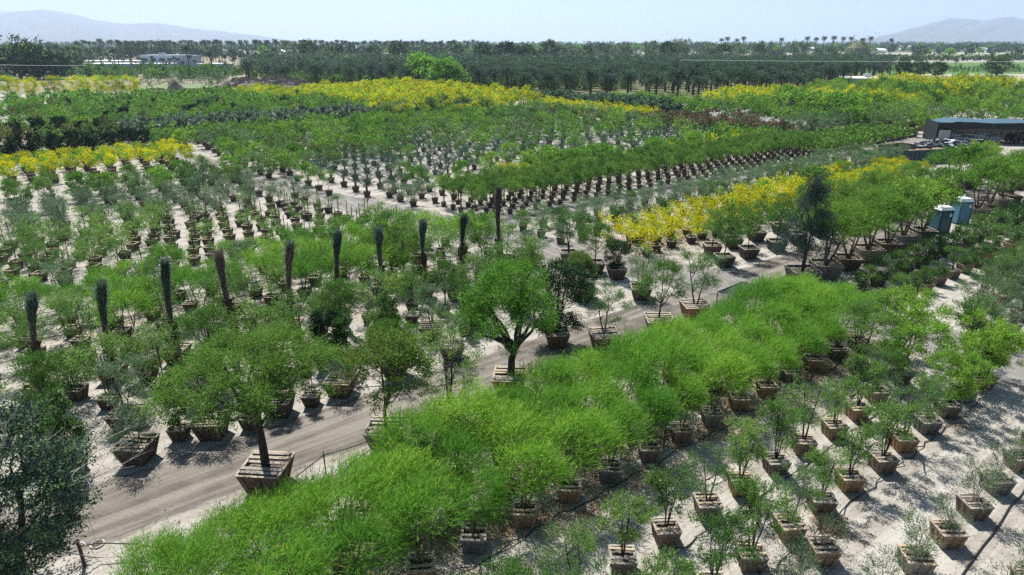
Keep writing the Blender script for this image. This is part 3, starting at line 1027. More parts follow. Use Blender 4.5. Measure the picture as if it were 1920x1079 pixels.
def plant(kind, x, y, crate_kind, s=1.0, label=None, group=None, stake=0, rot=None, lod=None, near=48, far=92, jl=True, margin=130, zs=1.0):
    """one plant in its planter: the thing, its parts, their parts"""
    px_, py_, zc = pix(x, y, 1.0)
    if zc < 5 or px_ < -margin or px_ > 1920 + margin or py_ > 1079 + 160:
        return None
    if lod is None:
        lod = 0 if zc < near else (1 if zc < far else 2)
    nv = 3 if lod else 4
    var = random.randrange(nv)
    nm, cat, words = INFO[kind]
    COUNT[nm] = COUNT.get(nm, 0) + 1
    rz = rng.uniform(0, 2 * pi) if rot is None else rot
    if SPEC.get(kind, {}).get('wind', 0) > .3:
        rz = rng.uniform(-.6, .6)
    label = label or words
    if lod >= 2:
        me = single_mesh(kind, lod, var, crate_kind, 1.0, stake)
        o = link(nm, me, None, (x, y, 0), rng.uniform(-.12, .12) if crate_kind else rz, (s, s, s * zs))
        tag(o, label, cat, group)
        return o
    root = link(nm, None, None, (x, y, 0), rng.uniform(-.10, .10))
    root.empty_display_size = .3
    tag(root, label, cat, group)
    zb = 0
    if crate_kind:
        cm, som, slm, _ = crate(crate_kind, 0 if zc < 60 else 2, var % 3)
        cb_ = link('planter_box', cm, root)
        zb = CDEF[crate_kind][1] * .86
        if som is not None:
            link('soil', som, cb_)
            if zc < 40:
                for q in slm:
                    link('cross_slat', q, cb_)
    tm, cm = part_meshes(kind, lod, var)
    t_ = link('trunk', tm, root, (0, 0, zb), rz, (s, s, s * zs))
    link('crown', cm, root, (0, 0, zb), rz, (s, s, s * zs))
    if stake:
        link('stake', stake_mesh(stake), root, (.07, .05, zb))
    return root


def cnt(nm):
    return COUNT.get(nm, 0)


STUFF = {}


def stuff_add(key, kind, x, y, s, crate_kind=None, zs=1.0):
    """the far remainder of a kind, gathered into one mass"""
    px_, py_, zc = pix(x, y, 1.0)
    if zc < 5 or px_ < -60 or px_ > 1980:
        return
    lod = 2 if zc < 150 else 3
    tg, cg, tms, lms = proto(kind, lod, random.randrange(3))
    G_, mats = STUFF.setdefault(key, (Geo(), []))

    def idx(m):
        if m not in mats:
            mats.append(m)
        return mats.index(m)
    if crate_kind:
        c = CDEF[crate_kind]
        G_.join(crate(crate_kind, 2, 0)[3], (x, y, 0), 1, [idx(MATS[c[2]]), idx(MATS['soil'])])
    zb = CDEF[crate_kind][1] * .9 if crate_kind else 0
    rz = rng.uniform(0, 6.28)
    G_.join(tg, (x, y, zb), s, [idx(m) for m in tms], rz)
    G_.join(cg, (x, y, zb), s, [idx(m) for m in lms], rz)


def field(name, u0, u1, v0, v1, du, dv, mix, s=(.85, 1.15), jit=.15, keep=1.0, where='', cond=None, cap=300, stuff=None, stake=0, rowlabel=None, lod=None, sh=0.0):
    """a block of potted plants set out on the nursery grid. mix = [(kind, crate, weight)]"""
    w = np.array([m[2] for m in mix], float)
    w /= w.sum()
    pts = []
    nv = int(round((v1 - v0) / dv)) + 1
    nu = int(round((u1 - u0) / du)) + 1
    for j in range(nv):
        for i in range(nu):
            if rng.random() > keep:
                continue
            u = u0 + (i * du + sh * j * dv) + rng.normal() * jit * .5
            v = v0 + j * dv + rng.normal() * jit * .5
            if cond and not cond(u, v):
                continue
            x, y = P(u, v)
            pts.append((y, x, u, v, i, j))
    pts.sort()
    for y, x, u, v, i, j in pts:
        k = rng.choice(len(mix), p=w)
        kind, ck, _ = mix[k]
        nm, cat, words = INFO[kind]
        sc_ = rng.uniform(*s)
        if cnt(nm) >= cap:
            if stuff:
                stuff_add(stuff, kind, x, y, sc_, ck)
            continue
        lb = (words + ' ' + where) if not rowlabel else rowlabel(words, i, j, ck)
        plant(kind, x, y, ck, sc_, lb, nm.replace('_', ' ') + 's ' + where, stake=stake, lod=lod)


# ------------------------------------------------------------------ near right: crate rows
def row(kind_of, us, v, label_of, s=(.9, 1.12), crate_of=lambda i: 'brown', jit=.08, group=None):
    for i, u in enumerate(us):
        x, y = P(u + rng.normal() * jit * .6, v + rng.normal() * jit)
        k = kind_of(i)
        plant(k, x, y, crate_of(i), rng.uniform(*s), label_of(i, k), group)


def A(start, step, n):
    return [start + step * k for k in range(n)]


def wds(k):
    return INFO[k][2]


row(lambda i: 'olive', A(16.9, 2.13, 7), 4.9, lambda i, k: f'{wds(k)}, {ORD[i+1]} up the rightmost full crate row', crate_of=lambda i: 'grey' if i % 3 == 1 else 'brown', group='grey green saplings in the right crate rows', s=(.62, .88))
row(lambda i: 'olive', A(18.7, 2.13, 6), 2.6, lambda i, k: f'{wds(k)}, {ORD[i+1]} from the near end at the right picture edge', group='grey green saplings in the right crate rows', s=(.62, .88))
row(lambda i: 'olive', A(15.2, 2.13, 2), 6.7, lambda i, k: f'{wds(k)}, {ORD[i+1]} of two half cut by the lower edge', crate_of=lambda i: 'brown', group='grey green saplings in the right crate rows', s=(.62, .88))
row(lambda i: 'featherb' if i in (10, 12) else ('feather' if i % 4 else 'airytree'), A(9.3, 2.03, 13), 8.1, lambda i, k: f'{wds(k)}, {ORD[i+1]} in the crate row by the open lane', s=(.60, .82), crate_of=lambda i: 'grey' if i in (9, 11) else 'brown', group='feathery trees in the right crate rows')
row(lambda i: 'feather' if i % 3 else 'airytree', A(4.0, 2.03, 13), 10.35, lambda i, k: f'{wds(k)}, {ORD[i+1]} in the crate row next to the wispy trees', s=(.64, .88), crate_of=lambda i: 'grey' if i == 6 else 'brown', group='feathery trees in the right crate rows')
for i, (u, v, k, s_) in enumerate([(33.4, 8.2, 'featherb', .95), (31.0, 10.6, 'featherb', .95), (33.3, 11.7, 'featherb', 1.05), (30.4, 12.2, 'airytree', 1.0), (35.2, 9.4, 'feather', 1.0)]):
    plant(k, *P(u, v), 'grey' if i == 4 else 'brown', s_, f'{wds(k)} in the tall clump, {ORD[i+1]} from its near side', 'tall feathery clump by the crossing')
# bright wispy rows
row(lambda i: 'palod', A(3.1, 2.0, 16), 13.8, lambda i, k: f'{wds(k)}, {ORD[i+1]} from the near end of the front row', s=(.82, 1.05), crate_of=lambda i: 'grey' if i % 3 == 0 else 'brown', group='bright green wispy trees below the road')
row(lambda i: 'palo', A(1.6, 2.0, 17), 15.6, lambda i, k: f'{wds(k)}, {ORD[i+1]} from the near end of the middle row', s=(.78, 1.02), group='bright green wispy trees below the road')
row(lambda i: 'palo', A(.8, 2.0, 4), 16.9, lambda i, k: f'{wds(k)}, {ORD[i+1]} of four shorter ones at the near end by the road', s=(.66, .78), group='bright green wispy trees below the road')
row(lambda i: 'palo', A(8.8, 2.0, 13), 17.3, lambda i, k: f'{wds(k)}, {ORD[i+1]} from the near end of the row nearest the road', s=(.76, 1.0), group='bright green wispy trees below the road')
# big trees along the lower side of the road
plant('bigtree', *P(5.0, 20.9), 'bigdark', .95, 'large wide green shade tree in a slatted crate, nearest along the road', rot=1.0)
plant('midtree', *P(9.6, 20.6), 'bigbrown', 1.1, 'airy yellow green tree with a dark trunk at the road edge', rot=.3)
plant('airytree', *P(12.4, 20.4), 'bigbrown', 1.05, 'thin forked green tree beside the road, right of the yellow green one', rot=2.)
plant('bigtreeb', *P(16.0, 21.0), 'bigbrown', 1.0, 'large light green shade tree with thick dark limbs beside the road', rot=4.2)
plant('darktree', *P(20.9, 23.4), 'big', 1.1, 'dense almost black round tree beside the large light green one')
plant('airytree', *P(22.6, 21.6), 'bigbrown', .85, 'thin light green tree standing between dark round tree and wispy row')
plant('roundtree', *P(26.4, 21.2), 'bigbrown', 1.1, 'round headed green tree at the road edge above the wispy row')
plant('airytree', *P(29.6, 21.3), 'bigbrown', 1.0, 'dark branched half bare tree just left of the black awning')
plant('greyconifer', *P(40.0, 20.7), 'huge', 1.08, 'tall blue grey spiky tree with two trunks in a grey crate')
row(lambda i: 'wide', [42.4, 45.2, 48.4, 51.2, 54.3, 57.0, 68.6, 71.5, 74.5, 77.5], 20.4, lambda i, k: f'wide bright green tree, {ORD[i+1]} past the blue grey spiky tree along the road', s=(.84, 1.0), crate_of=lambda i: 'bigdark' if i % 2 else 'huge', group='wide trees along the road')
plant('baretree', *G(28, 1096), None, 1.22, 'grey green tree with bleached bare branches in the lower left corner', rot=.4)

# ------------------------------------------------------------------ right of the grey crossing
row(lambda i: ('feather', 'oleander', 'shrub', 'oleander')[i % 4], A(40.5, 2.12, 20), 15.1, lambda i, k: f'{wds(k)}, {ORD[i+1]} from the crossing in the front crate row', s=(.5, .66), group='shrubs right of the crossing')
row(lambda i: 'oleander', A(41.2, 2.12, 19), 17.3, lambda i, k: f'{wds(k)}, {ORD[i+1]} past the crossing below the wide trees', s=(.68, .85), crate_of=lambda i: 'small', group='shrubs right of the crossing')
row(lambda i: ('oleander', 'shrub')[i % 2], A(50.5, 2.12, 15), 13.0, lambda i, k: f'{wds(k)}, {ORD[i+1]} along the third row past the crossing', s=(.6, .75), group='shrubs right of the crossing')
row(lambda i: ('airytree', 'greytree')[i % 2], A(42.0, 2.2, 8), 11.4, lambda i, k: f'{wds(k)}, {ORD[i+1]} in the upper grey green row at the right edge', s=(.7, .85), group='grey green trees at the right edge')
row(lambda i: 'greytree', A(39.6, 2.2, 7), 9.6, lambda i, k: f'{wds(k)}, {ORD[i+1]} in the lower grey green row at the right edge', s=(.8, .95), crate_of=lambda i: 'grey', group='grey green trees at the right edge')

# ------------------------------------------------------------------ left of the crossing, above the road
SH = ['greyshrub', 'greyshrub', 'darktree', 'greyshrub', 'featherb', 'airytree']
for i, u in enumerate([1.6, 4.3, 7.0, 9.8, 12.6, 15.8]):
    k = SH[i]
    plant(k, *P(u, 25.5), 'big', (.95, 1.05, .45, .8, .7, .6)[i], f'{wds(k)} {ORD[i+1]} from left in large crates along the road', 'large crates along the upper side of the road')
for i, (u, v, s_) in enumerate([(-.4, 26.2, 1.25), (3.2, 26.1, 1.1), (5.7, 25.2, .75), (8.4, 25.4, .75), (10.9, 27.4, 1.15), (13.6, 27.9, 1.2), (17.9, 27.5, .9)]):
    plant('column', *P(u, v), 'small', s_, f'narrow dark green column shrub, {ORD[i+1]} from the left above the road', 'column shrubs above the road')
for i, u in enumerate(A(-1.2, 2.9, 9)):
    k = ['shrub', 'greytree', 'shrub', 'airytree', 'darkball', 'oleander', 'greytree', 'shrub', 'darktree'][i]
    plant(k, *P(u, 28.2), 'big', {'darktree': .5, 'airytree': .7}.get(k, .95), f'{wds(k)} {ORD[i+1]} from left in the second large crates', 'large crates in the second row above the road')
for i, u in enumerate(A(-3.0, 2.15, 14)):
    k = ('youngstd', 'roundtree', 'youngstd')[i % 3]
    plant(k, *P(u, 30.6), 'small', (1.45 if k == 'youngstd' else 1.0) * rng.uniform(.9, 1.1), f'{wds(k)}, {ORD[i+1]} from left before the tied palms', 'small trees before the tied palms', stake=2.0)
BG = [(.46, .45), (.56, .25), (.60, .5), (.50, 1.), (.56, .9), (.50, .5), (.46, .3), (.42, .2), (.45, .15), (.55, .95)]
BH = [(552, 47), (528, 181), (490, 298), (472, 402), (455, 537), (434, 628), (428, 706), (414, 789), (404, 866), (352, 930)]
for i in range(10):
    tl, dead = BG[i]
    tg, cg = bundle_geo(6.2 * tl, dead)
    x, y = P(-1.0 + 2.84 * i, 33.3 + .15 * (i % 3))
    hs, tpx = BH[i]
    tpy = hs
    lo, hi = 1.0, 9.0
    for _ in range(40):
        mid_ = (lo + hi) / 2
        if pix(x, y, mid_)[1] > tpy:
            lo = mid_
        else:
            hi = mid_
    lean_ = (tpx - pix(x, y, lo)[0]) / FP * pix(x, y, lo)[2]
    hs = lo / 6.35
    root = link('tied_palm', None, None, (x, y, 0), 0)
    root.rotation_euler = (R(rng.uniform(-1.5, 1.5)), max(-.12, min(.12, math.atan2(lean_, lo))), 0)
    tag(root, ['palm with blue green tied fronds, at the left picture edge', 'palm with tied fronds standing in a pale slatted crate, second from the left',
               'thick palm with dark tied fronds, third from the left', 'palm with splayed dried tips of tied fronds', 'palm with grey brown dried tied fronds, fifth from the left',
               'palm with dark tied fronds, sixth from the left', 'thin palm with small tied top, seventh from the left', 'palm with broad dark green tied top, eighth from the left',
               'palm with short dark green tied top over its slatted crate', 'tallest palm with grey dried tied fronds by the grey track'][i], 'tied palm', 'palms with tied fronds in a row')
    cm, som, slm, _ = crate('big', 0, i % 3)
    cb_ = link('planter_box', cm, root, s=.92)
    link('soil', som, cb_)
    for q in slm[:2]:
        link('cross_slat', q, cb_)
    link('trunk', tg.mesh('trunk', [MATS['palm_bark']]), root, (0, 0, .1), 0, (1, 1, hs))
    link('crown', cg.mesh('crown', [MATS['leaf_palm_dark'], MATS['leaf_deadgrey']]), root, (0, 0, .1), 0, (1, 1, hs))
for i in range(10):
    k = ('shrub', 'oleander', 'greytree')[i % 3]
    plant(k, *P(.3 + 2.84 * i, 32.3), 'small', rng.uniform(.8, 1.0), f'{wds(k)} under the tied palms, {ORD[i+1]} from left', 'shrubs by the tied palms')

W1 = 'left of the crossing track'
field('s1', -5, 26.5, 36.0, 38.2, 2.0, 2.2, [('youngstd', 'small', 2), ('roundtree', 'small', .5), ('palosm', 'small', 2)], s=(1.05, 1.35), where='in the rows just behind the tied palms', stake=0)
field('s2', -7, 25.5, 40.2, 45.0, 1.95, 2.2, [('palosm', 'small', 4), ('youngstd', 'small', 1), ('greytree', 'small', .4)], s=(.75, 1.1), where='in the pale wispy rows left of the crossing', keep=.93)
field('s3a', -9, 6.4, 49.6, 61.5, 1.7, 2.1, [('youngstd', 'small', 3), ('sapling', 'small', 1)], s=(.85, 1.15), where='on the pale sand at the left edge', sh=.21, stake=1.5, jit=.4)
field('s3', 7.8, 25.5, 49.6, 61.5, 1.38, 2.1, [('sapling', 'small', 5), ('youngstd', 'small', 1)], s=(.55, .95), where='on the pale sand left of the crossing', stake=1.5, sh=.21, cond=lambda u, v: u < 27.0 - (v - 52) * .27 - 1.6, jit=.4)
field('s4', -10, 21.5, 63.5, 73.0, 2.5, 2.6, [('greyshrub', 'small', 3), ('greytree', 'small', 1)], s=(.75, 1.05), where='in the grey green block at the left', cond=lambda u, v: u < 26.2 - (v - 60) * .2 - 2.0, jit=.4)
field('s5', -10, 20.0, 75.3, 79.5, 2.5, 2.6, [('shrub', 'small', 3), ('brightshrub', 'small', 2), ('standard', 'small', 2)], s=(.8, 1.05), where='in the green rows before the yellow lollipops', jit=.4)
field('s6', -14, 17.5, 82.5, 88.0, 1.9, 1.9, [('sapling', 'small', 1)], s=(.3, .6), where='in the bare staked rows before the yellow trees', stake=1.5, lod=2)
field('s7', -14, 18.5, 90.0, 98.0, 2.0, 2.2, [('standardy', 'small', 1)], s=(.85, 1.05), where='in the yellow rows at the left', keep=.9, jit=.4)
field('s8', -16, 17.0, 100.5, 104.5, 2.2, 2.2, [('brightshrub', 'small', 1), ('shrub', 'small', 1)], s=(.6, .8), where='behind the yellow lollipops')
field('s9', -18, 16.5, 109.0, 112.0, 2.15, 2.6, [('darkball', 'small', 1)], s=(1.1, 1.3), where='in the dark double row at the left')
field('s10', -20, 15.0, 115.0, 126.0, 2.6, 2.8, [('bronzecol', 'small', 3), ('shrub', 'small', 2), ('spikeconifer', 'small', 1)], s=(.95, 1.3), where='behind the dark oval trees')
field('s11', -22, 13.0, 129.0, 132.0, 3.0, 3.0, [('darkball', 'small', 3), ('brightshrub', 'small', 1)], s=(1.1, 1.35), where='in the second dark row at the left')

# ------------------------------------------------------------------ right of the crossing track, above the road
row(lambda i: ('roundtree', 'roundtree', 'roundtree', 'wide')[i % 4] if i > 8 else 'roundtree', [38.9, 42.0, 45.3, 48.4, 51.6, 55.0, 58.4, 62, 66, 70, 74, 78], 25.9, lambda i, k: f'{wds(k)}, {ORD[i+1]} past the crossing above the road', s=(.85, 1.02), crate_of=lambda i: 'big', group='trees along the upper side of the road')
row(lambda i: 'roundtree', [40.4, 43.3, 46.4, 49.8, 53.2, 56.6, 60.2, 64], 28.2, lambda i, k: f'{wds(k)}, {ORD[i+1]} past the crossing in the second row above the road', s=(.82, 1.0), crate_of=lambda i: 'big', group='trees along the upper side of the road')
for i, (k, px_, py_, s_) in enumerate([('airytree', 1066, 492, .95), ('roundtree', 1115, 512, .95), ('darktree', 1155, 522, .55), ('airytree', 990, 500, .8), ('darktree', 1095, 560, .48), ('greytree', 1200, 560, 1.0), ('midtree', 1085, 555, .6)]):
    plant(k, *G(px_, py_), 'big', s_, f'{wds(k)} at the fork of the tracks, {ORD[i+1]} of that group', 'loose group at the fork of the tracks')
field('e1', 36.3, 47, 31.2, 34.6, 1.75, 1.7, [('yshrub', 'small', 1)], s=(.95, 1.3), where='in the low yellow block right of the crossing', jit=.3)
field('e2', 48, 66, 31.2, 34.6, 1.9, 1.9, [('yshrub', 'small', 3), ('shrub', 'small', .4)], s=(1.2, 1.6), where='in the long yellow band above the road', jit=.3)
field('e2b', 66, 83, 31.0, 35.0, 2.8, 2.4, [('paloy', 'small', 3), ('brightshrub', 'small', 1.2)], s=(.45, .62), where='in the yellow band near the scrap container')
field('e2c', 62, 82, 25.6, 29.4, 3.4, 3.4, [('wide', 'big', 2), ('brightshrub', 'big', 1)], s=(.45, .6), where='in the dense green block above the road')
field('e2d', 82, 112, 14.0, 27.0, 4.2, 4.2, [('greytree', 'big', 2), ('wide', 'big', 1)], s=(.7, .95), where='in the dense block below the shade shelter')
field('e3', 33.5, 93, 37.4, 42.4, 2.15, 2.3, [('greytree', 'small', 2), ('shrub', 'small', 1), ('greyshrub', 'small', .7)], s=(.62, .88), where='in the grey green rows right of the crossing')
field('e4', 32.8, 89, 47.4, 53.6, 1.62, 1.55, [('standard', 'tiny', 1)], s=(.92, 1.08), where='in the long lollipop rows', stake=1.6, cond=lambda u, v: u > 32.5 - (v - 47) * .25)
field('e5', 36, 92, 56.2, 58.4, 1.9, 2.0, [('yshrub', 'tiny', 1.3), ('brightshrub', 'tiny', 1)], s=(1.1, 1.5), where='in the band behind the lollipop rows', cond=lambda u, v: u > 42)
field('e6', 28, 44, 55.5, 60.0, 2.4, 2.4, [('greyshrub', 'small', 2), ('sapling', 'small', 1), ('youngstd', 'small', 1)], s=(.8, 1.1), where='at the near corner of the palm block', cond=lambda u, v: u > 29.5 - (v - 55) * .22)
field('e7', 26.0, 92, 62.0, 75.0, 2.9, 3.1, [('young', 'small', 4), ('shrub', 'small', .6), ('brightshrub', 'small', 1.1), ('youngstd', 'small', .5)], s=(.85, 1.15), where='in the young palm block', cond=lambda u, v: u > 26.8 - (v - 60) * .2)
field('e8', 24, 96, 78, 104, 2.7, 3.0, [('greytree', 'small', 2), ('brightshrub', 'small', 2), ('shrub', 'small', 2), ('young', 'small', .6), ('bronzecol', 'small', .5)], s=(.8, 1.15), where='in the dense mixed block behind the young palms', cond=lambda u, v: u > 23.6 - (v - 78) * .15, cap=290, stuff='massed_shrubbery')
field('e9', 19, 96, 107, 115, 2.8, 2.9, [('brightshrub', 'small', 3), ('shrub', 'small', 1)], s=(.85, 1.15), where='in the bright band before the pale oleanders', cap=290, stuff='massed_shrubbery')
field('e10', 17, 84, 119, 126, 2.3, 2.4, [('greyflower', 'small', 1)], s=(1.0, 1.3), where='in the pale oleander band')
field('e11', 10, 64, 130, 172, 3.2, 3.4, [('brightshrub', 'small', 3), ('shrub', 'small', 2), ('spikeconifer', 'small', .5), ('bronzecol', 'small', .4), ('darkball', 'small', .2)], s=(.85, 1.3), where='in the far green block', cap=300, stuff='massed_shrubbery')
field('e11b', -26, 8, 136, 172, 3.2, 3.4, [('brightshrub', 'small', 3), ('shrub', 'small', 2), ('bronzecol', 'small', 1)], s=(.85, 1.2), where='in the far left green block', cap=300, stuff='massed_shrubbery', cond=lambda u, v: not (-4 < u < 5 and 150 < v < 165))
field('e12', -30, 66, 176, 206, 3.8, 4.2, [('brightshrub', None, 3), ('shrub', None, 1.5), ('bronzecol', None, .5)], s=(1.0, 1.5), where='in the farthest green block', cap=300, stuff='massed_shrubbery')
field('y1', 63, 102, 124, 186, 3.9, 4.3, [('paloy', 'small', 1)], s=(.95, 1.25), where='in the wide yellow belt before the palms', cond=lambda u, v: u > 64 + max(0, 134 - v) * .6 and u < 104 and u > 60 + (v - 124) * .12)
field('y1b', 56, 62, 166, 200, 3.4, 3.6, [('paloy', 'small', 1)], s=(.8, 1.0), where='in the narrow yellow strip at the far left')
field('y1c', 60, 84, 117.5, 122, 3.3, 3.0, [('midtree', 'small', 1), ('paloy', 'small', .5), ('brightshrub', 'small', .6)], s=(.8, 1.1), where='on the near edge of the yellow belt', lod=2)
field('y2', 100.5, 103, 88, 120, 2.4, 2.3, [('yshrub', 'tiny', 1)], s=(1.3, 1.7), where='in the thin yellow line before the skirted palms')
field('d1', 106.5, 111.5, 90, 128, 2.8, 2.8, [('skirt', 'small', 1)], s=(1.1, 1.5), where='in the dark strip before the orchard')
field('d2', 114, 124, 84, 112, 3.4, 3.4, [('brightshrub', 'small', 2), ('shrub', 'small', 1)], s=(1.1, 1.5), where='beside the skirted palms', cap=320, stuff='massed_shrubbery')
field('r1', 97.2, 102, 59, 84, 2.1, 2.1, [('redbush', 'small', 1)], s=(1.0, 1.3), where='in the rust red strip')
field('r2', 105.5, 109.5, 60, 79, 2.4, 2.6, [('whitebush', 'small', 1), ('redbush', 'small', .5), ('shrub', 'small', .4)], s=(1.0, 1.3), where='in the white flowering strip')
field('r3', 112.5, 124, 64, 80, 3.0, 3.2, [('shrub', 'small', 2), ('greytree', 'small', 1.5), ('brightshrub', 'small', 2)], s=(1.1, 1.4), where='behind the white flowering strip', cap=330, stuff='massed_shrubbery')
field('r4', 104, 126, 58.5, 60.5, 3.1, 2.6, [('column', 'small', 1), ('greytree', 'small', 1)], s=(1.0, 1.2), where='beside the black pot block')
field('p1', 90.8, 122, 47.6, 56.4, 1.15, 1.25, [('potplant', 'pot', 1)], s=(1.0, 1.3), where='in the black pot block')
field('w1', 122, 140, 50.0, 60, 4.4, 4.2, [('airytree', 'bigbrown', 1), ('featherb', 'bigbrown', 1)], s=(.9, 1.2), where='in the large crates before the shade shelter')
field('g1', 127, 141, 62, 84, 3.8, 3.8, [('featherb', 'small', 1), ('brightshrub', 'small', 1), ('darkball', 'small', .3)], s=(1.2, 1.7), where='in the green belt below the right yellow trees', cap=350, stuff='massed_shrubbery')
field('y3', 142, 168, 64, 104, 4.6, 5.0, [('paloy', None, 3), ('brightshrub', None, 1)], s=(1.1, 1.35), where='in the right hand yellow belt', cap=290)
field('g2', 128, 232, 30, 62, 4.4, 4.6, [('brightshrub', None, 2), ('wide', None, 1.2), ('shrub', None, 2), ('featherb', None, 1)], s=(.85, 1.15), where='in the green mass behind the shade shelter', cap=320, stuff='massed_shrubbery', cond=lambda u, v: not (u < 146 and v < 46))
field('g3', 172, 250, 62, 100, 5.0, 5.2, [('brightshrub', None, 2), ('wide', None, 1), ('greytree', None, .8), ('shrub', None, 1)], s=(.9, 1.25), where='in the green mass at the far right', cap=320, stuff='massed_shrubbery')
field('y4', 196, 240, 70, 92, 5.2, 5.2, [('paloy', None, 1)], s=(1.4, 1.7), where='in the upper yellow belt at the right')
field('y5', 300, 360, 88, 112, 6.5, 6.5, [('paloy', None, 1)], s=(1.4, 1.7), where='in the farthest yellow belt at the right')
# single row of big yellow trees at the far left
for i, px_ in enumerate([-14, 22, 62, 105, 152, 185, 218, 248]):
    x, y = G(px_, 182)
    plant('paloy', x, y, 'big', 1.5 if i != 2 else 1.35, f'round yellow tree in the single far left row, {ORD[i+1]} from the left', 'single row of yellow trees at the far left', lod=1)

# ------------------------------------------------------------------ orchard and trees beyond the nursery
def inside(poly, x, y):
    c = False
    j = len(poly) - 1
    for i in range(len(poly)):
        xi, yi = poly[i]
        xj, yj = poly[j]
        if (yi > y) != (yj > y) and x < (xj - xi) * (y - yi) / (yj - yi) + xi:
            c = not c
        j = i
    return c


OR1 = [(905, 172), (1010, 184), (1150, 188), (1330, 191), (1440, 190), (1545, 184), (1590, 166), (1668, 141), (1660, 124), (860, 124)]
OR2 = [(480, 158), (560, 163), (700, 163), (905, 172), (865, 124), (520, 122), (440, 138)]
cand = []
for j in range(0, 84):
    for i in range(-26, 84):
        u, v = i * 8.6 + rng.normal() * .5, 40 + j * 8.6 + rng.normal() * .5
        x, y = P(u, v)
        a, b, zc = pix(x, y, 0)
        if zc < 20:
            continue
        if inside(OR1, a, b):
            cand.append((zc, x, y, 1))
        elif inside(OR2, a, b) and rng.random() < .8:
            cand.append((zc, x, y, 2))
cand.sort()
for n, (zc, x, y, w) in enumerate(cand):
    a, b, _ = pix(x, y, 0)
    if 775 < a < 885 and b > 150:
        continue
    if n < 290:
        plant('datepalm', x, y, None, rng.uniform(.92, 1.2), 'dark feathery date palm in the orchard beyond the nursery' if w == 1 else 'dark feathery palm in the loose grove left of the orchard',
              'date palms of the orchard' if w == 1 else 'palms of the loose grove', lod=1 if n < 130 else 2)
    else:
        stuff_add('far_palm_grove', 'datepalm', x, y, rng.uniform(.92, 1.25))

for n in range(900):
    a, b = rng.uniform(490, 1180), 122 + 48 * rng.uniform(0, 1)
    if inside(OR1, a, b) and a < 1180 and b < 176 or inside(OR2, a, b):
        stuff_add('far_palm_grove', 'shrub', *G(a, b), rng.uniform(1.1, 1.9))
FT = [  # kind, px, base py, scale, label
    ('farbroad', 580, 120, 1.5, 'dark rounded tree above the loose grove, leftmost on the skyline'), ('fareuc', 545, 119, 1.3, 'loose tree above the loose grove at the left'), ('farbroad', 860, 119, 1.3, 'dark tree just left of the three round ones'), ('farbroad', 1030, 119, 1.5, 'dark tree right of the three round ones'), ('farbroad', 1100, 120, 1.2, 'dark low tree near the centre skyline'), ('farbroad', 1250, 119, 1.4, 'dark tree between the two broad brown tinted trees'), ('farbroad', 1350, 120, 1.3, 'dark tree under the first tall palm'),
    ('farbright', 838, 166, 1.12, 'huge bright green spreading tree at the back edge of the yellow belt'),
    ('farbright', 792, 158, 1.25, 'taller bright green spreading tree behind the first one'),
    ('farbright', 657, 132, .9, 'small bright green tree among the palms left of centre'),
    ('farbroad', 748, 124, 1.45, 'tall dark square topped tree near the horizon'),
    ('farbroad', 700, 122, 1.1, 'dark tree left of the square topped one'), ('farbroad', 632, 124, 1.2, 'dark tree beside the small bright green tree'),
    ('farbroad', 905, 126, 1.30, 'first dark round tree behind the orchard'), ('farbroad', 950, 127, 1.4, 'second dark round tree behind the orchard'),
    ('farbroad', 985, 126, 1.25, 'third dark round tree behind the orchard'),
    ('fareuc', 1075, 118, 1.1, 'loose tree at the back edge of the orchard'), ('fareuc', 1130, 119, 1.2, 'loose brownish green tree behind the orchard, near centre'),
    ('fareuc', 1170, 118, 1.2, 'lower loose tree behind the orchard'), ('fareuc', 1218, 118, 1.3, 'broad brown tinted tree behind the orchard'), ('fareuc', 1275, 117, 1.45, 'tallest loose tree behind the orchard'),
    ('fareuc', 1325, 117, 1.2, 'loose tree left of the first tall palms'), ('fareuc', 1380, 117, 1.2, 'loose tree below the first tall palms'), ('fareuc', 1425, 119, 1.3, 'loose tree left of the lilac grey one'),
    ('farpurple', 1452, 128, 1.3, 'wide leafless lilac grey tree behind the orchard'),
    ('fareuc', 1490, 118, 1.3, 'dark upright tree right of the lilac grey one'), ('fareuc', 1560, 120, 1.0, 'loose tree under the row of tall palms'),
    ('farbroad', 1690, 143, .8, 'dark bushy tree right of the white building'), ('farbroad', 1720, 143, .75, 'second dark bushy tree right of the white building'), ('farbroad', 1755, 144, .7, 'third dark bushy tree right of the white building'),
    ('farbroad', 1868, 142, .9, 'dense dark tree at the edge of the green field'), ('farbright', 1780, 105, .8, 'pale green tree beyond the green field'), ('farbright', 1735, 106, .8, 'second pale green tree beyond the green field'),
    ('farbroad', -20, 150, 1.5, 'dark tree at the left picture edge'), ('farbroad', 12, 150, 1.35, 'dark tree in the left clump, second from the edge'), ('fareuc', 40, 148, 1.75, 'tall brownish tree rising from the left clump'),
    ('farbroad', 62, 150, 1.5, 'dark tree in the middle of the left clump'), ('farbroad', 84, 149, 1.3, 'dark tree right of the middle of the left clump'), ('farbroad', 106, 149, 1.2, 'dark tree at the right end of the left clump'),
    ('farbright', 231, 140, .45, 'small green bush before the long building'), ('farbright', 286, 146, .45, 'bright low bush before the long building'), ('farbright', 393, 138, .55, 'dark green bush by the small building'),
    ('farbright', 305, 148, .35, 'second bright low bush before the long building'), ('farbroad', 135, 142, .6, 'low dark tree left of the long building'), ('farbroad', 245, 112, 1.3, 'dark tree behind the long building'),
    ('farbroad', 268, 110, 1.4, 'second dark tree behind the long building'), ('farbroad', 305, 109, 1.5, 'third dark tree behind the long building'),
]
for k, a, b, s_, lb in FT:
    x, y = G(a, b)
    plant(k, x, y, None, s_ * (1.12 if b < 130 else 1.0), lb, None, lod=1)
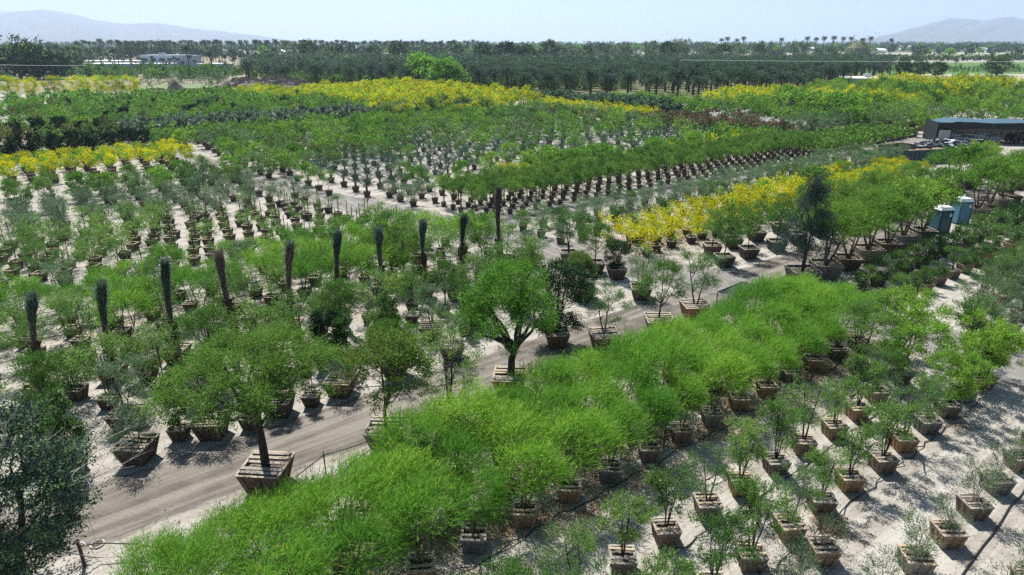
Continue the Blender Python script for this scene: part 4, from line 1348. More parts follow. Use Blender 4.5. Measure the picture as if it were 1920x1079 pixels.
for i in range(16):     # scrub along the bare ground
    a = [262, 280, 300, 318, 330, 345, 362, 374, 386, 398, 408, 416, 20, 32, 8, 95][i]
    b = [160, 161, 159, 160, 156, 157, 156, 155, 160, 161, 160, 160, 154, 156, 153, 152][i]
    plant('greyshrub', *G(a, b), None, rng.uniform(1.5, 2.6), 'low grey green scrub bush on the bare ground at the left', 'scrub bushes on the bare ground', lod=2)
for i, a in enumerate([1350, 1361, 1377, 1391, 1461, 1510, 1525, 1540, 1556, 1575, 1591, 1612, 1628, 1665]):
    x, y = G(a, 107.5 + (i % 3) * .8)
    plant('skypalm', x, y, None, [1.12, 1.2, 1.08, 1.22, 1.15, 1.2, 1.18, 1.22, 1.24, 1.2, 1.2, 1.12, 1.22, 1.1][i], f'tall thin palm against the sky, {ORD[i+1]} from the left of the right hand row', 'tall palms against the sky at the right', lod=1)
for i in range(96):
    a = 152 + i * 7.9 + rng.normal() * 2.0
    b = 113.5 + rng.choice([-4, -1.5, 1.5, 4.5]) - i * .02
    x, y = G(a, b)
    d = math.hypot(x, y)
    s_ = (15.2 - (d - 480) * .0004 + rng.normal() * .5) / 15.6
    plant('skypalm', x, y, None, s_, 'tall thin palm of the long row below the left mountains', 'long row of tall palms at the left', lod=2, zs=1.0)
MP = [(85, 132, .85), (100, 131, .9), (115, 133, .95), (127, 134, .85), (137, 133, .9), (147, 134, .9), (158, 133, .85), (170, 132, .8), (178, 135, .75), (192, 134, .85), (218, 141, .85), (232, 136, .6), (250, 137, .45), (258, 138, .42), (272, 136, .5),
      (278, 137, .48), (290, 138, .5), (309, 139, .52), (345, 130, .6), (358, 147, .95), (400, 142, .75), (425, 140, .65), (470, 136, .75), (442, 139, .55), (1665, 126, .55), (1672, 124, .5), (1708, 118, .5), (1749, 119, .5), (1775, 119, .5), (1853, 134, .62), (1880, 134, .65), (1870, 136, .6), (1785, 146, .55), (1760, 138, .5), (1690, 131, .45), (1720, 132, .45)]
MP += [(180 + i * 13.5 + (i * 37 % 7), 133 + (i * 5 % 9), .38 + .05 * (i * 3 % 5)) for i in range(22)]
for i, (a, b, s_) in enumerate(MP):
    x, y = G(a, b)
    plant('skypalm', x, y, None, s_ * .88, 'mid height palm near the long building' if a < 600 else 'mid height palm by the green field', 'palms by the long building' if a < 600 else 'palms by the green field', lod=1)
# far woodland: scattered to the horizon
for i in range(1500):
    a = rng.uniform(-30, 1950)
    t = rng.uniform(0, 1)
    b = 81.0 + 29 * t ** 1.6
    x, y = G(a, b)
    if 1340 < a and 100 < b and rng.random() < .85:
        continue
    stuff_add('far_woodland', 'farbroad' if rng.random() < .72 else ('fareuc' if rng.random() < .6 else 'farbright'), x, y, rng.uniform(.55, 1.15) * (1 + (1 - t) * .6))
for a0, a1, b0, b1, n in [(755, 985, 84.5, 95, 420), (1000, 1300, 84, 94, 260), (1640, 1960, 83.5, 93, 420), (1300, 1640, 84, 97, 260), (60, 520, 86, 97, 200)]:
    for i in range(n):
        b = rng.uniform(b0, b1)
        stuff_add('far_woodland', 'farbroad', *G(rng.uniform(a0, a1), b), rng.uniform(.6, .85))
for i in range(190):     # tree cover round the far left buildings
    a, b = rng.uniform(-20, 520), rng.uniform(98, 137)
    if (150 < a < 470 and b > 119) or (255 < a < 480 and b > 112):
        continue
    stuff_add('far_woodland', 'farbroad' if rng.random() < .6 else 'fareuc', *G(a, b), rng.uniform(.5, .95))
for i in range(120):      # low scrub before the buildings
    stuff_add('far_woodland', 'shrub', *G(rng.uniform(120, 520), rng.uniform(137, 149)), rng.uniform(1.2, 2.4))
for i in range(60):      # hedges of the green fields
    stuff_add('field_hedge', 'farbroad', *G(1560 + i * 6.2 + rng.normal(), 113.5 + (i % 2) * .8), rng.uniform(.35, .5))
for i in range(34):
    stuff_add('field_hedge', 'shrub', *G(1650 + i * 8.2, 134.5), rng.uniform(1.1, 1.6))

# ------------------------------------------------------------------ buildings
flatmat('white_paint', (.78, .79, .80))
flatmat('roof_white', (.82, .83, .85), .5)
flatmat('wall_blue', (.30, .38, .46))
flatmat('wall_tan', (.48, .42, .34))
flatmat('window_dark', (.03, .05, .07), .15, .5)
flatmat('steel', (.42, .44, .46), .4, .5, .6)
flatmat('trim_grey', (.30, .32, .35))


def block(name, mat, x0, x1, y0, y1, z0, z1, parent, rz=0.0):
    g = Geo()
    g.box(((x0 + x1) / 2, (y0 + y1) / 2, (z0 + z1) / 2), (x1 - x0, y1 - y0, z1 - z0))
    return link(name, g.mesh(name, [mat]), parent)


def windows(parent, y, xs, z, w, h):
    for x in xs:
        f = block('window', MATS['trim_grey'], x - w / 2 - .08, x + w / 2 + .08, y - .06, y + .02, z - .08, z + h + .08, parent)
        block('pane', MATS['window_dark'], x - w / 2, x + w / 2, y - .075, y - .062, z, z + h, f)


def roof_flat(parent, x0, x1, y0, y1, z, mat='roof_white'):
    r = block('roof', MATS[mat], x0 - .3, x1 + .3, y0 - .3, y1 + .3, z, z + .28, parent)
    return r


x0, y0 = G(165, 134)
x1, _ = G(315, 134)
cxl, cyl = G(312, 134)
b1 = tag(link('long_building', None, None, (cxl, cyl, 0)), 'long pale blue flat roofed building behind the palms at the far left', 'building')
block('wall', MATS['wall_blue'], -44, 0, 0, 14, 0, 3.6, b1)
roof_flat(b1, -44, 0, 0, 14, 3.6)
windows(b1, 0, np.arange(-40, -2, 6), 1.1, 2.6, 1.4)
block('upper_wall', MATS['wall_blue'], -22, 2, 17, 30, 0, 7.6, b1)
r_ = roof_flat(b1, -22, 2, 17, 30, 7.6, 'wall_blue')
block('vent_box', MATS['steel'], -14, -11, 22, 25, 7.9, 9.0, r_)
windows(b1, 17, np.arange(-19, 1, 4.5), 5.0, 2.4, 1.2)
x, y = G(330, 127)
b2 = tag(link('tall_building', None, None, (x, y, 0)), 'two storey blue grey building right of the long low one', 'building')
block('wall', MATS['wall_blue'], -10, 11, 0, 12, 0, 6.6, b2)
roof_flat(b2, -10, 11, 0, 12, 6.6, 'wall_blue')
windows(b2, 0, (-7, -2, 3, 8), 4.0, 2.2, 1.2)
windows(b2, 0, (-7, -2, 3, 8), 1.0, 2.2, 1.2)
block('door', MATS['white_paint'], .1, 1.1, -.07, -.01, 0, 2.1, b2)
x, y = G(395, 132)
b3 = tag(link('small_building', None, None, (x, y, 0)), 'small white roofed building with a dark wall near the mounds', 'building')
block('wall', MATS['wall_blue'], -7, 10, 0, 8, 0, 3.2, b3)
roof_flat(b3, -7, 10, 0, 8, 3.2)
windows(b3, 0, (-4, 1, 6), 1.1, 2.0, 1.1)
x, y = G(215, 126)
b4 = tag(link('white_shed', None, None, (x, y, 0)), 'long bright white roof left of the blue grey building', 'building')
block('wall', MATS['white_paint'], -20, 22, 0, 16, 0, 3.4, b4)
roof_flat(b4, -20, 22, 0, 16, 3.4)
windows(b4, 0, (-14, -6, 2, 10, 18), 1.2, 3.0, 1.1)
# white building by the orchard
x, y = G(1637, 166)
b5 = tag(link('white_building', None, None, (x, y, 0)), 'pale blue flat roofed building at the right end of the orchard', 'building')
b5.rotation_euler = (0, 0, R(-8))
block('wall', MATS['wall_blue'], -8.3, 8.3, 0, 14, 0, 3.0, b5)
r_ = roof_flat(b5, -8.3, 8.3, 0, 14, 3.0)
block('air_unit', MATS['steel'], -1.2, .8, 6, 8, 3.28, 4.5, r_)
block('air_unit', MATS['steel'], 3.2, 4.2, 8, 9, 3.28, 3.9, r_)
windows(b5, 0, (-6, -2, 5.5), 1.1, 1.6, 1.0)
block('door', MATS['white_paint'], 1.4, 2.4, -.07, -.01, 0, 2.1, b5)
# scattered far houses
HB = [(205, 92), (222, 96), (240, 94), (256, 98), (278, 93), (290, 97), (312, 95), (350, 99), (372, 101), (395, 99), (420, 103), (445, 101), (470, 108), (500, 106), (520, 111), (540, 104), (1165, 92), (1170, 95), (1640, 99), (1655, 100), (1700, 93), (1720, 93), (1805, 90), (1812, 90), (1835, 96), (1845, 97), (1860, 99), (1885, 88), (1900, 86), (1868, 86), (1000, 84), (1045, 83), (870, 83), (1520, 96)]
for i, (a, b) in enumerate(HB):
    x, y = G(a, b)
    d = math.hypot(x, y)
    w = rng.uniform(7, 13) * (1 + d / 2500)
    dp = w * .7
    hh = 3.0 * (1 + d / 4000)
    o = tag(link('far_house', None, None, (x, y, 0), R(rng.uniform(-25, 25))), 'small pale house in the far plain at the left' if a < 600 else 'small pale house in the far plain right of centre', 'house',
            'scattered far houses at the left' if a < 600 else 'scattered far houses at the right')
    block('wall', MATS['white_paint' if i % 3 else 'wall_tan'], -w / 2, w / 2, 0, dp, 0, hh, o)
    g = Geo()
    g.hexa([(-w / 2 - .4, -.4, hh), (w / 2 + .4, -.4, hh), (w / 2 + .4, dp + .4, hh), (-w / 2 - .4, dp + .4, hh)],
           [(-w / 2 - .4, dp / 2 - .1, hh + dp * .22), (w / 2 + .4, dp / 2 - .1, hh + dp * .22), (w / 2 + .4, dp / 2 + .1, hh + dp * .22), (-w / 2 - .4, dp / 2 + .1, hh + dp * .22)])
    link('roof', g.mesh('roof', [MATS['roof_white' if i % 2 else 'trim_grey']]), o)
# straw coloured thatch cone among the palms
x, y = G(1605, 109)
g = Geo()
n_ = 14
an = np.arange(n_) * 2 * pi / n_
V = []
for rr_, zz in ((13, 0), (12, 4), (9.5, 9), (5.5, 13), (.5, 15)):
    V += [(cos(a) * rr_ * rng.uniform(.93, 1.05), sin(a) * rr_, zz + rng.uniform(-.3, .3)) for a in an]
g.add(V, [[j * n_ + i, j * n_ + (i + 1) % n_, (j + 1) * n_ + (i + 1) % n_, (j + 1) * n_ + i] for j in range(4) for i in range(n_)], 0, False)
q = rng.normal(size=(900, 3)) * [6, 6, 5] + [0, 0, 8]
g.leaves(q, rng.normal(size=(900, 3)), 1.6, .9, 0)
tag(link('straw_stack', g.mesh('straw_stack', [MATS['leaf_pale']]), None, (x, y, 0)), 'rounded straw yellow heap among the tall palms', 'heap')

# ------------------------------------------------------------------ shade shelter, scrap, container
flatmat('shade_cloth', (.045, .105, .150), .7)
m, t, b, out = newmat('mesh_wall')
b.inputs['Base Color'].default_value = (.010, .020, .028, 1)
b.inputs['Roughness'].default_value = .8
b.inputs['Alpha'].default_value = .80
surf('container_blue', (.022, .060, .085), (.014, .040, .060), 3, stretch=(1, 1, .4), rough=.55, spec=.4)
surf('rust_steel', (.120, .065, .040), (.060, .035, .024), 6, rough=.8)
surf('wood_chips', (.340, .240, .150), (.200, .140, .090), 12, bump=.06, detail=8)
flatmat('plastic_film', (.50, .55, .58), .35, .6)
flatmat('pale_canvas', (.42, .46, .46), .8)
A0 = G(1752, 268)
B0 = G(2050, 277)
sx, sy = A0
L_ = 30.0
ang_ = math.atan2(B0[1] - A0[1], B0[0] - A0[0])
sh = tag(link('shade_shelter', None, None, (sx, sy, 0), ang_), 'long open shelter of black mesh with a blue grey cloth roof', 'shelter')
g = Geo()
nx_, ny_ = 24, 8
V = []
for j in range(ny_ + 1):
    for i in range(nx_ + 1):
        fx, fy = i / nx_ * L_, j / ny_ * 5.5
        z = 3.15 + .10 * j / ny_ + .16 * abs(sin(fx * pi / 7.5)) - .25 * (fx < 2) + rng.uniform(-.04, .04)
        V.append((fx, fy, z))
g.add(V, [[j * (nx_ + 1) + i, j * (nx_ + 1) + i + 1, (j + 1) * (nx_ + 1) + i + 1, (j + 1) * (nx_ + 1) + i] for j in range(ny_) for i in range(nx_)], 0, True)
link('roof', g.mesh('roof', [MATS['shade_cloth']]), sh)
for i in range(9):
    for yy in (0, 5.5):
        g = Geo()
        g.tube([(i * 3.75, yy, 0), (i * 3.75, yy, 3.2)], .07, 6, 0)
        link('post', g.mesh('post', [MATS['metal_dark']]), sh)
g = Geo()
g.box((L_ / 2, 5.5, 1.6), (L_, .03, 3.1))
link('back_wall', g.mesh('back_wall', [MATS['mesh_wall']]), sh)
g = Geo()
g.box((L_ / 2, -.02, 2.75), (L_, .03, .8))
g.box((1.2, -.02, 1.1), (.05, .05, 2.2))
link('front_screen', g.mesh('front_screen', [MATS['mesh_wall']]), sh)
g = Geo()
g.box((0, 2.75, 1.6), (.03, 5.5, 3.1))
link('side_wall', g.mesh('side_wall', [MATS['mesh_wall']]), sh)
block('door', MATS['trim_grey'], .3, 1.9, -.09, -.05, 0, 2.0, sh)
ca, sa = cos(ang_), sin(ang_)


def SH_(x, y):
    return sx + x * ca - y * sa, sy + x * sa + y * ca


g = Geo()
for k in range(46):
    g.box((rng.uniform(-3.6, 3.6), rng.uniform(-1.2, 1.2), .35 + rng.uniform(0, .9)), (rng.uniform(1.2, 2.6), .4, .22), 0, rng.uniform(-.35, .35), rng.uniform(-.2, .2))
tag(link('canvas_bale_heap', g.mesh('canvas_bale_heap', [MATS['pale_canvas']]), None, (*SH_(6.2, 3.0), 0), ang_), 'heap of pale rolled canvas under the shelter', 'heap', kind='stuff')
# tractor under the shelter
tx, ty = SH_(12.5, 2.4)
tr_ = tag(link('tractor', None, None, (tx, ty, 0), ang_ + .25), 'dark tractor with a loader arm parked under the shelter', 'tractor')
g = Geo()
g.box((0, 0, 1.15), (2.6, .9, .7))
g.box((1.5, 0, 1.1), (1.2, .75, .6))
link('body', g.mesh('body', [MATS['metal_dark']]), tr_)
g = Geo()
for px__, py__ in ((-1.1, -.6), (.2, -.6), (-1.1, .6), (.2, .6)):
    g.tube([(px__, py__, 1.4), (px__ * .95, py__, 2.6)], .05, 4)
g.box((-.45, 0, 2.65), (1.6, 1.4, .1))
link('cab', g.mesh('cab', [MATS['rust_steel']]), tr_)
for wx, wy, wr in ((-.9, -.85, .75), (-.9, .85, .75), (1.6, -.7, .45), (1.6, .7, .45)):
    g = Geo()
    a_ = np.linspace(0, 2 * pi, 17)
    g.tube(np.stack([np.cos(a_) * wr * .72, np.zeros(17), np.sin(a_) * wr * .72 + wr], 1), wr * .28, 7, 0)
    w_ = link('wheel', g.mesh('wheel', [MATS['black_plastic']]), tr_, (wx, wy, 0))
    g = Geo()
    g.tube([(0, -.08, wr), (0, .08, wr)], wr * .48, 10, 0, cap=True)
    link('rim', g.mesh('rim', [MATS['rust_steel']]), w_)
g = Geo()
g.tube([(.6, -.55, 1.5), (2.4, -.55, 1.9), (3.3, -.55, .6)], .09, 4)
g.tube([(.6, .55, 1.5), (2.4, .55, 1.9), (3.3, .55, .6)], .09, 4)
g.box((3.5, 0, .45), (.6, 1.9, .6), 0, 0, 0)
link('loader_arm', g.mesh('loader_arm', [MATS['metal_dark']]), tr_)
# roll-off container
xa, ya = G(1705, 309)
xb, yb = G(1800, 303)
ca_ = math.atan2(yb - ya, xb - xa)
ct = tag(link('scrap_container', None, None, (xa, ya, 0), ca_ - .03), 'dark blue corrugated open container filled with wood chips', 'container')
g = Geo()
CL, CW, CH = 7.4, 2.6, 1.75
for i in range(int(CL / .32)):
    x = i * .32
    g.box((x + .16, 0 + (.03 if i % 2 else -.03), CH / 2), (.318, .07, CH))
    g.box((x + .16, CW + (.03 if i % 2 else -.03), CH / 2), (.318, .07, CH))
g.box((-.05, CW / 2, CH / 2), (.09, CW + .1, CH))
g.box((CL + .02, CW / 2, CH / 2), (.09, CW + .1, CH))
g.box((CL / 2, -.02, CH + .03), (CL + .2, .16, .10))
g.box((CL / 2, CW + .02, CH + .03), (CL + .2, .16, .10))
g.box((CL / 2, CW / 2, .1), (CL, CW, .1))
link('side', g.mesh('side', [MATS['container_blue']]), ct)
g = Geo()
n = 14
V = [(CL * i / n, CW * j / 6, CH * .86 + .18 * sin(i * 1.3 + j) * .6 + rng.uniform(-.07, .07)) for j in range(7) for i in range(n + 1)]
g.add(V, [[j * (n + 1) + i, j * (n + 1) + i + 1, (j + 1) * (n + 1) + i + 1, (j + 1) * (n + 1) + i] for j in range(6) for i in range(n)])
link('wood_chips', g.mesh('wood_chips', [MATS['wood_chips']]), ct)
cu = bpy.data.curves.new('letters', 'FONT')
cu.body = 'WCM'
cu.size = .42
cu.extrude = .004
cu.materials.append(MATS['white_paint'])
tmp_ = bpy.data.objects.new('lettering_curve', cu)
C.objects.link(tmp_)
bpy.context.view_layer.update()
me_ = bpy.data.meshes.new_from_object(tmp_)
bpy.data.objects.remove(tmp_)
tx_ = bpy.data.objects.new('lettering', me_)
C.objects.link(tx_)
tx_.parent = ct
tx_.location = (2.6, -.085, .85)
tx_.rotation_euler = (pi / 2, 0, 0)
# rusty bin beside the container
x, y = G(1683, 303)
rb = tag(link('steel_bin', None, None, (x, y, 0), .5), 'rusty brown open steel bin behind the blue container', 'bin')
g = Geo()
for bx, by, dx_, dy_ in ((0, -1.1, 5.0, .07), (0, 1.1, 5.0, .07), (-2.5, 0, .07, 2.2), (2.5, 0, .07, 2.2)):
    g.box((bx + 1.6, by + 1.4, .95), (dx_, dy_, 1.9))
for i in range(9):
    g.box((i * .6 - .8, .26, .95), (.07, .06, 1.8))
link('side', g.mesh('side', [MATS['rust_steel']]), rb)
g = Geo()
g.box((1.6, 1.4, 1.2), (4.8, 2.1, .1))
link('scrap_load', g.mesh('scrap_load', [MATS['wood_chips']]), rb)
# crumpled black pots and film heap
x, y = G(1768, 288)
g = Geo()
for k in range(900):
    a, r_ = rng.uniform(0, 2 * pi), rng.uniform(0, 1) ** .55
    X, Y = cos(a) * r_ * 8.0, sin(a) * r_ * 4.0
    z = 1.7 * (1 - r_ ** 1.7) + rng.uniform(-.1, .15) + .15
    g.box((X, Y, max(.1, z)), (rng.uniform(.35, 1.5), rng.uniform(.12, .4), .10), int(rng.random() < .34), rng.uniform(0, 3.1), rng.uniform(-.5, .5))
tag(link('plastic_scrap', g.mesh('plastic_scrap', [MATS['black_plastic'], MATS['plastic_film']]), None, (x, y, 0), .25), 'heap of glinting crumpled black plastic beside the container', 'heap', kind='stuff')

# ------------------------------------------------------------------ portable toilets
flatmat('toilet_blue', (.022, .085, .125), .4, .5)
flatmat('toilet_light', (.080, .215, .300), .4, .5)
flatmat('toilet_roof', (.72, .76, .80), .45)
for (a, b, mt, lb, rz) in ((1757, 436, 'toilet_blue', 'dark blue portable toilet with a white roof, the nearer of two', .15), (1795, 418, 'toilet_light', 'light blue portable toilet with a white roof, the farther of two', .1)):
    o = tag(link('portable_toilet', None, None, (*G(a, b), 0), rz), lb, 'portable toilet', 'portable toilets by the road')
    g = Geo()
    g.hexa([(-.56, -.56, .12), (.56, -.56, .12), (.56, .56, .12), (-.56, .56, .12)], [(-.53, -.53, 2.02), (.53, -.53, 2.02), (.53, .53, 2.02), (-.53, .53, 2.02)])
    for sx_ in (-.57, .57):
        g.box((sx_, -.56, 1.05), (.07, .07, 1.9))
        g.box((sx_, .56, 1.05), (.07, .07, 1.9))
    bd = link('cabin', g.mesh('cabin', [MATS[mt]]), o)
    g = Geo()
    g.hexa([(-.62, -.62, 2.02), (.62, -.62, 2.02), (.62, .62, 2.02), (-.62, .62, 2.02)], [(-.50, -.45, 2.26), (.50, -.45, 2.26), (.50, .45, 2.26), (-.50, .45, 2.26)])
    g.tube([(.35, .3, 2.2), (.35, .3, 2.45)], .06, 6, 0, cap=True)
    link('roof', g.mesh('roof', [MATS['toilet_roof']]), o)
    g = Geo()
    g.box((0, 0, .06), (1.25, 1.25, .12))
    link('base', g.mesh('base', [MATS['black_plastic']]), o)
    g = Geo()
    g.box((0, -.585, 1.0), (.74, .03, 1.75))
    d_ = link('door', g.mesh('door', [MATS[mt]]), o)
    g = Geo()
    g.box((.27, -.62, 1.05), (.05, .04, .16))
    link('handle', g.mesh('handle', [MATS['trim_grey']]), d_)
    g = Geo()
    g.box((.36, -.607, 1.6), (.22, .006, .26))
    link('notice', g.mesh('notice', [MATS['toilet_roof']]), o)

# ------------------------------------------------------------------ black awning on posts
m, t, b, out = newmat('awning_cloth')
b.inputs['Base Color'].default_value = (.040, .050, .062, 1)
b.inputs['Roughness'].default_value = .7
cs_ = [G(1346, 548, 2.0), G(1384, 560, 2.0), G(1421, 538, 2.0), G(1393, 529, 2.0)]
mx = sum(c[0] for c in cs_) / 4
my = sum(c[1] for c in cs_) / 4
aw = tag(link('awning', None, None, (mx, my, 0)), 'flat black cloth awning on thin posts beside the road', 'awning')
g = Geo()
n = 8
V = []
for j in range(n + 1):
    for i in range(n + 1):
        s_, t_ = i / n, j / n
        X = (1 - s_) * (1 - t_) * cs_[0][0] + s_ * (1 - t_) * cs_[1][0] + s_ * t_ * cs_[2][0] + (1 - s_) * t_ * cs_[3][0]
        Y = (1 - s_) * (1 - t_) * cs_[0][1] + s_ * (1 - t_) * cs_[1][1] + s_ * t_ * cs_[2][1] + (1 - s_) * t_ * cs_[3][1]
        V.append((X - mx, Y - my, 2.0 - .12 * sin(pi * s_) * sin(pi * t_)))
q = [[j * (n + 1) + i, j * (n + 1) + i + 1, (j + 1) * (n + 1) + i + 1, (j + 1) * (n + 1) + i] for j in range(n) for i in range(n)]
g.add(V, q, 0, True)
link('cloth', g.mesh('cloth', [MATS['awning_cloth']]), aw)
g = Geo()
for i in range(4):
    a_, b_ = cs_[i], cs_[(i + 1) % 4]
    g.tube([(a_[0] - mx, a_[1] - my, 2.02), (b_[0] - mx, b_[1] - my, 2.02)], .03, 4, 0)
link('frame', g.mesh('frame', [MATS['metal_dark']]), aw)
for c in cs_:
    g = Geo()
    g.tube([(c[0] - mx, c[1] - my, 0), (c[0] - mx, c[1] - my, 2.0)], .035, 5, 0)
    link('post', g.mesh('post', [MATS['metal_dark']]), aw)

# ------------------------------------------------------------------ hoses, posts, drain, wires
flatmat('hose_black', (.022, .022, .024), .5, .4)


def hose(name, pts, r, label, group=None, mat='hose_black', cat='hose'):
    g = Geo()
    g.tube(pts, r, 5, 0)
    return tag(link(name, g.mesh(name, [MATS[mat]])), label, cat, group)


def line_pts(u0, u1, v, n, wob=.06, z=.03, lift=0.0):
    out = []
    for i in range(n):
        u = u0 + (u1 - u0) * i / (n - 1)
        x, y = P(u, v + rng.normal() * wob)
        out.append((x, y, z + lift * (i % 4 == 0)))
    return np.array(out)


hp = [(1925, 913), (1912, 935), (1895, 948), (1880, 975), (1862, 1003), (1845, 1022), (1825, 1050), (1805, 1078), (1790, 1100)]
hp = [(*G(a, b), .03) for a, b in hp]
t0 = np.arange(len(hp))
tt_ = np.linspace(0, len(hp) - 1, 40)
hp = np.stack([np.interp(tt_, t0, [p[k] for p in hp]) for k in range(3)], 1)
for _ in range(3):
    hp[1:-1] = (hp[:-2] + hp[1:-1] * 2 + hp[2:]) / 4
hose('loose_hose', hp, .03, 'black hose snaking over the pale sand in the lower right corner')
for i, (u0, u1, v) in enumerate([(4, 34.5, 13.25), (3, 33, 15.1), (1, 34, 16.8), (10, 30, 9.8), (11, 33, 7.6)]):
    hose('drip_line', line_pts(u0, u1, v, 60, .07, .04, .10), .022,
         ['drip hose running along the front row of wispy trees', 'drip hose under the middle row of wispy trees', 'drip hose under the wispy row nearest the road', 'drip hose behind the second crate row', 'drip hose beside the crate row by the open lane'][i], 'drip hoses along the rows')
for i in range(9):
    hose('drip_line', line_pts(-6 + i * 0, 26 - i * .3, 36.6 + i * 2.1, 50, .05, .03), .018, 'thin drip hose along a row left of the crossing', 'drip hoses left of the crossing')
for i, (a, b, h_) in enumerate([(159, 1062, .95), (611, 888, .95), (1245, 835, .9), (1300, 545, .8)]):
    x, y = G(a, b)
    o = tag(link('tap_post', None, None, (x, y, 0)), ['wooden tap post with white fittings in the lower left corner', 'thin dark post above the wispy trees by the road', 'thin dark post among the wispy trees', 'short dark post near the black awning'][i], 'post')
    g = Geo()
    g.tube([(0, 0, 0), (0, 0, h_)], .05 if i == 0 else .025, 6, 0, cap=True)
    link('post', g.mesh('post', [MATS['stake_wood']]), o)
    g = Geo()
    g.tube([(0, 0, h_ - .08), (.14, 0, h_ - .04), (.2, 0, h_ - .16)], .03, 5, 0)
    link('tap', g.mesh('tap', [MATS['toilet_roof']]), o)
hose('feed_pipe', np.array([(*G(159, 1062), .75), (*G(190, 1045), .55), (*G(262, 1042), .45), (*G(330, 1046), .3)]), .022, 'black pipe strung from the tap post to the wispy trees')
hose('feed_pipe', np.array([(*G(700, 835), .25), (*G(660, 858), .45), (*G(611, 888), .8), (*G(560, 905), .3)]), .02, 'black pipe strung past the thin post beside the road')
x, y = G(183, 1022)
dr = tag(link('drain_ring', None, None, (x, y, 0)), 'round drain opening with a pale rim and brown inside, beside the road', 'drain')
g = Geo()
a_ = np.linspace(0, 2 * pi, 21)
g.tube(np.stack([np.cos(a_) * .19, np.sin(a_) * .19, np.full(21, .03)], 1), .028, 5, 0)
link('rim', g.mesh('rim', [MATS['pale_canvas']]), dr)
g = Geo()
g.tube([(0, 0, .012), (0, 0, .022)], .17, 12, 0, cap=True)
link('inside', g.mesh('inside', [MATS['rust_steel']]), dr)
flatmat('wire', (.55, .56, .58), .5)
for nm_, pts_, lb in (('power_wire', [(1270, 113.0), (1480, 115.2), (1700, 116.2), (1960, 116.0)], 'pale overhead wire crossing the palms at the right'), ('power_wire', [(-60, 120.2), (60, 123.2), (125, 123.6), (172, 123)], 'pale overhead wire at the left ending behind the palms')):
    pts = []
    for a, b in pts_:
        d = 165.0
        xx = (a - 960) / FP * (d * cos(PIT) + 4)
        # height that shows at this row at distance d
        ang = math.atan((b - 539.5) / FP) + PIT
        pts.append((xx, d, HC - d * math.tan(ang)))
    pts = np.array(pts)
    t0 = np.arange(4)
    tt_ = np.linspace(0, 3, 24)
    pts = np.stack([np.interp(tt_, t0, pts[:, k]) for k in range(3)], 1)
    hose('power_wire', pts, .05, lb, 'overhead wires', 'wire', 'wire')
# ------------------------------------------------------------------ mounds, litter, brush
surf('rubble', (.300, .250, .210), (.150, .125, .110), .6, bump=.25, detail=10)


def mound(name, cx, cy, rx, ry, h, label, seed):
    r2 = np.random.default_rng(seed)
    n, k = 40, 12
    V = []
    for j in range(k + 1):
        rr = j / k
        for i in range(n):
            a = 2 * pi * i / n
            w = 1 + .18 * sin(3 * a + seed) + .1 * sin(7 * a)
            V.append((cx + cos(a) * rr * rx * w, cy + sin(a) * rr * ry * w, max(-.05, h * (1 - rr ** 1.5) * (1 + .22 * r2.normal()) - (.05 if j == k else 0))))
    g = Geo()
    g.add(V, [[j * n + i, j * n + (i + 1) % n, (j + 1) * n + (i + 1) % n, (j + 1) * n + i] for j in range(k) for i in range(n)], 0, False)
    return tag(link(name, g.mesh(name, [MATS['rubble']])), label, 'mound')


for i, (a, b, rx, ry, h) in enumerate([(330, 169, 2.8, 2.6, 2.1), (298, 175, 9, 3, 1.2), (350, 175, 7, 2, 1.0), (470, 163, 12, 4, 2.6), (520, 166, 14, 4, 3.4), (555, 166, 7, 3, 2.8), (430, 169, 12, 2.4, 1.3)]):
    x, y = G(a, b)
    mound('earth_mound', x, y, rx, ry, h, ['small dark conical mound on the bare ground', 'low earth bank left of the conical mound', 'low earth bank right of the conical mound', 'long grey rubble mound before the palms', 'higher rubble mound before the palms', 'rubble mound at the left end of the yellow belt', 'flat bank linking the mounds'][i], i + 2)
wb = [G(385, 174), G(425, 171)]
g = Geo()
g.box(((wb[0][0] + wb[1][0]) / 2, (wb[0][1] + wb[1][1]) / 2, .5), (22, .4, 1.0), 0, -.05)
tag(link('low_wall', g.mesh('low_wall', [MATS['crate_grey']])), 'long low grey wall on the bare ground between mounds', 'wall')

N = 52000
u = rng.uniform(2, 35, N)
v = rng.choice([13.2, 14.6, 15.8, 17.3], N) + rng.normal(size=N) * .75
dens = .5 + .5 * np.sin(u * 1.1 + v * 2.2) * np.sin(u * .37 + 1)
keep = rng.random(N) < dens
u, v = u[keep], v[keep]
g = Geo()
x, y = u * cos(TH) - v * sin(TH), u * sin(TH) + v * cos(TH)
d = np.stack([rng.normal(size=len(x)), rng.normal(size=len(x)), np.abs(rng.normal(size=len(x))) * .12], 1)
g.leaves(np.stack([x, y, np.full(len(x), .02)], 1), d, .09, .05, 0)
for (uu, vv_, nn_, rr_) in [(14.0, 34.5, 500, 2.4), (17.5, 36.5, 500, 2.0), (6, 38, 500, 2.6), (11, 40, 500, 2.4), (20, 38, 500, 2.0), (37.8, 33, 1200, 3), (41, 33, 900, 3), (3, 41, 500, 2.5)]:
    uu_, v2 = uu + rng.normal(size=nn_) * rr_, vv_ + rng.normal(size=nn_) * rr_ * .6
    x, y = uu_ * cos(TH) - v2 * sin(TH), uu_ * sin(TH) + v2 * cos(TH)
    g.leaves(np.stack([x, y, np.full(nn_, .02)], 1), np.stack([rng.normal(size=nn_), rng.normal(size=nn_), np.full(nn_, .05)], 1), .12, .09, 0)
tag(link('leaf_litter', g.mesh('leaf_litter', [MATS['litter_tan']])), 'tan fallen blossom litter under the wispy trees', 'litter', kind='stuff')
x, y = G(1557, 990)
g = Geo()
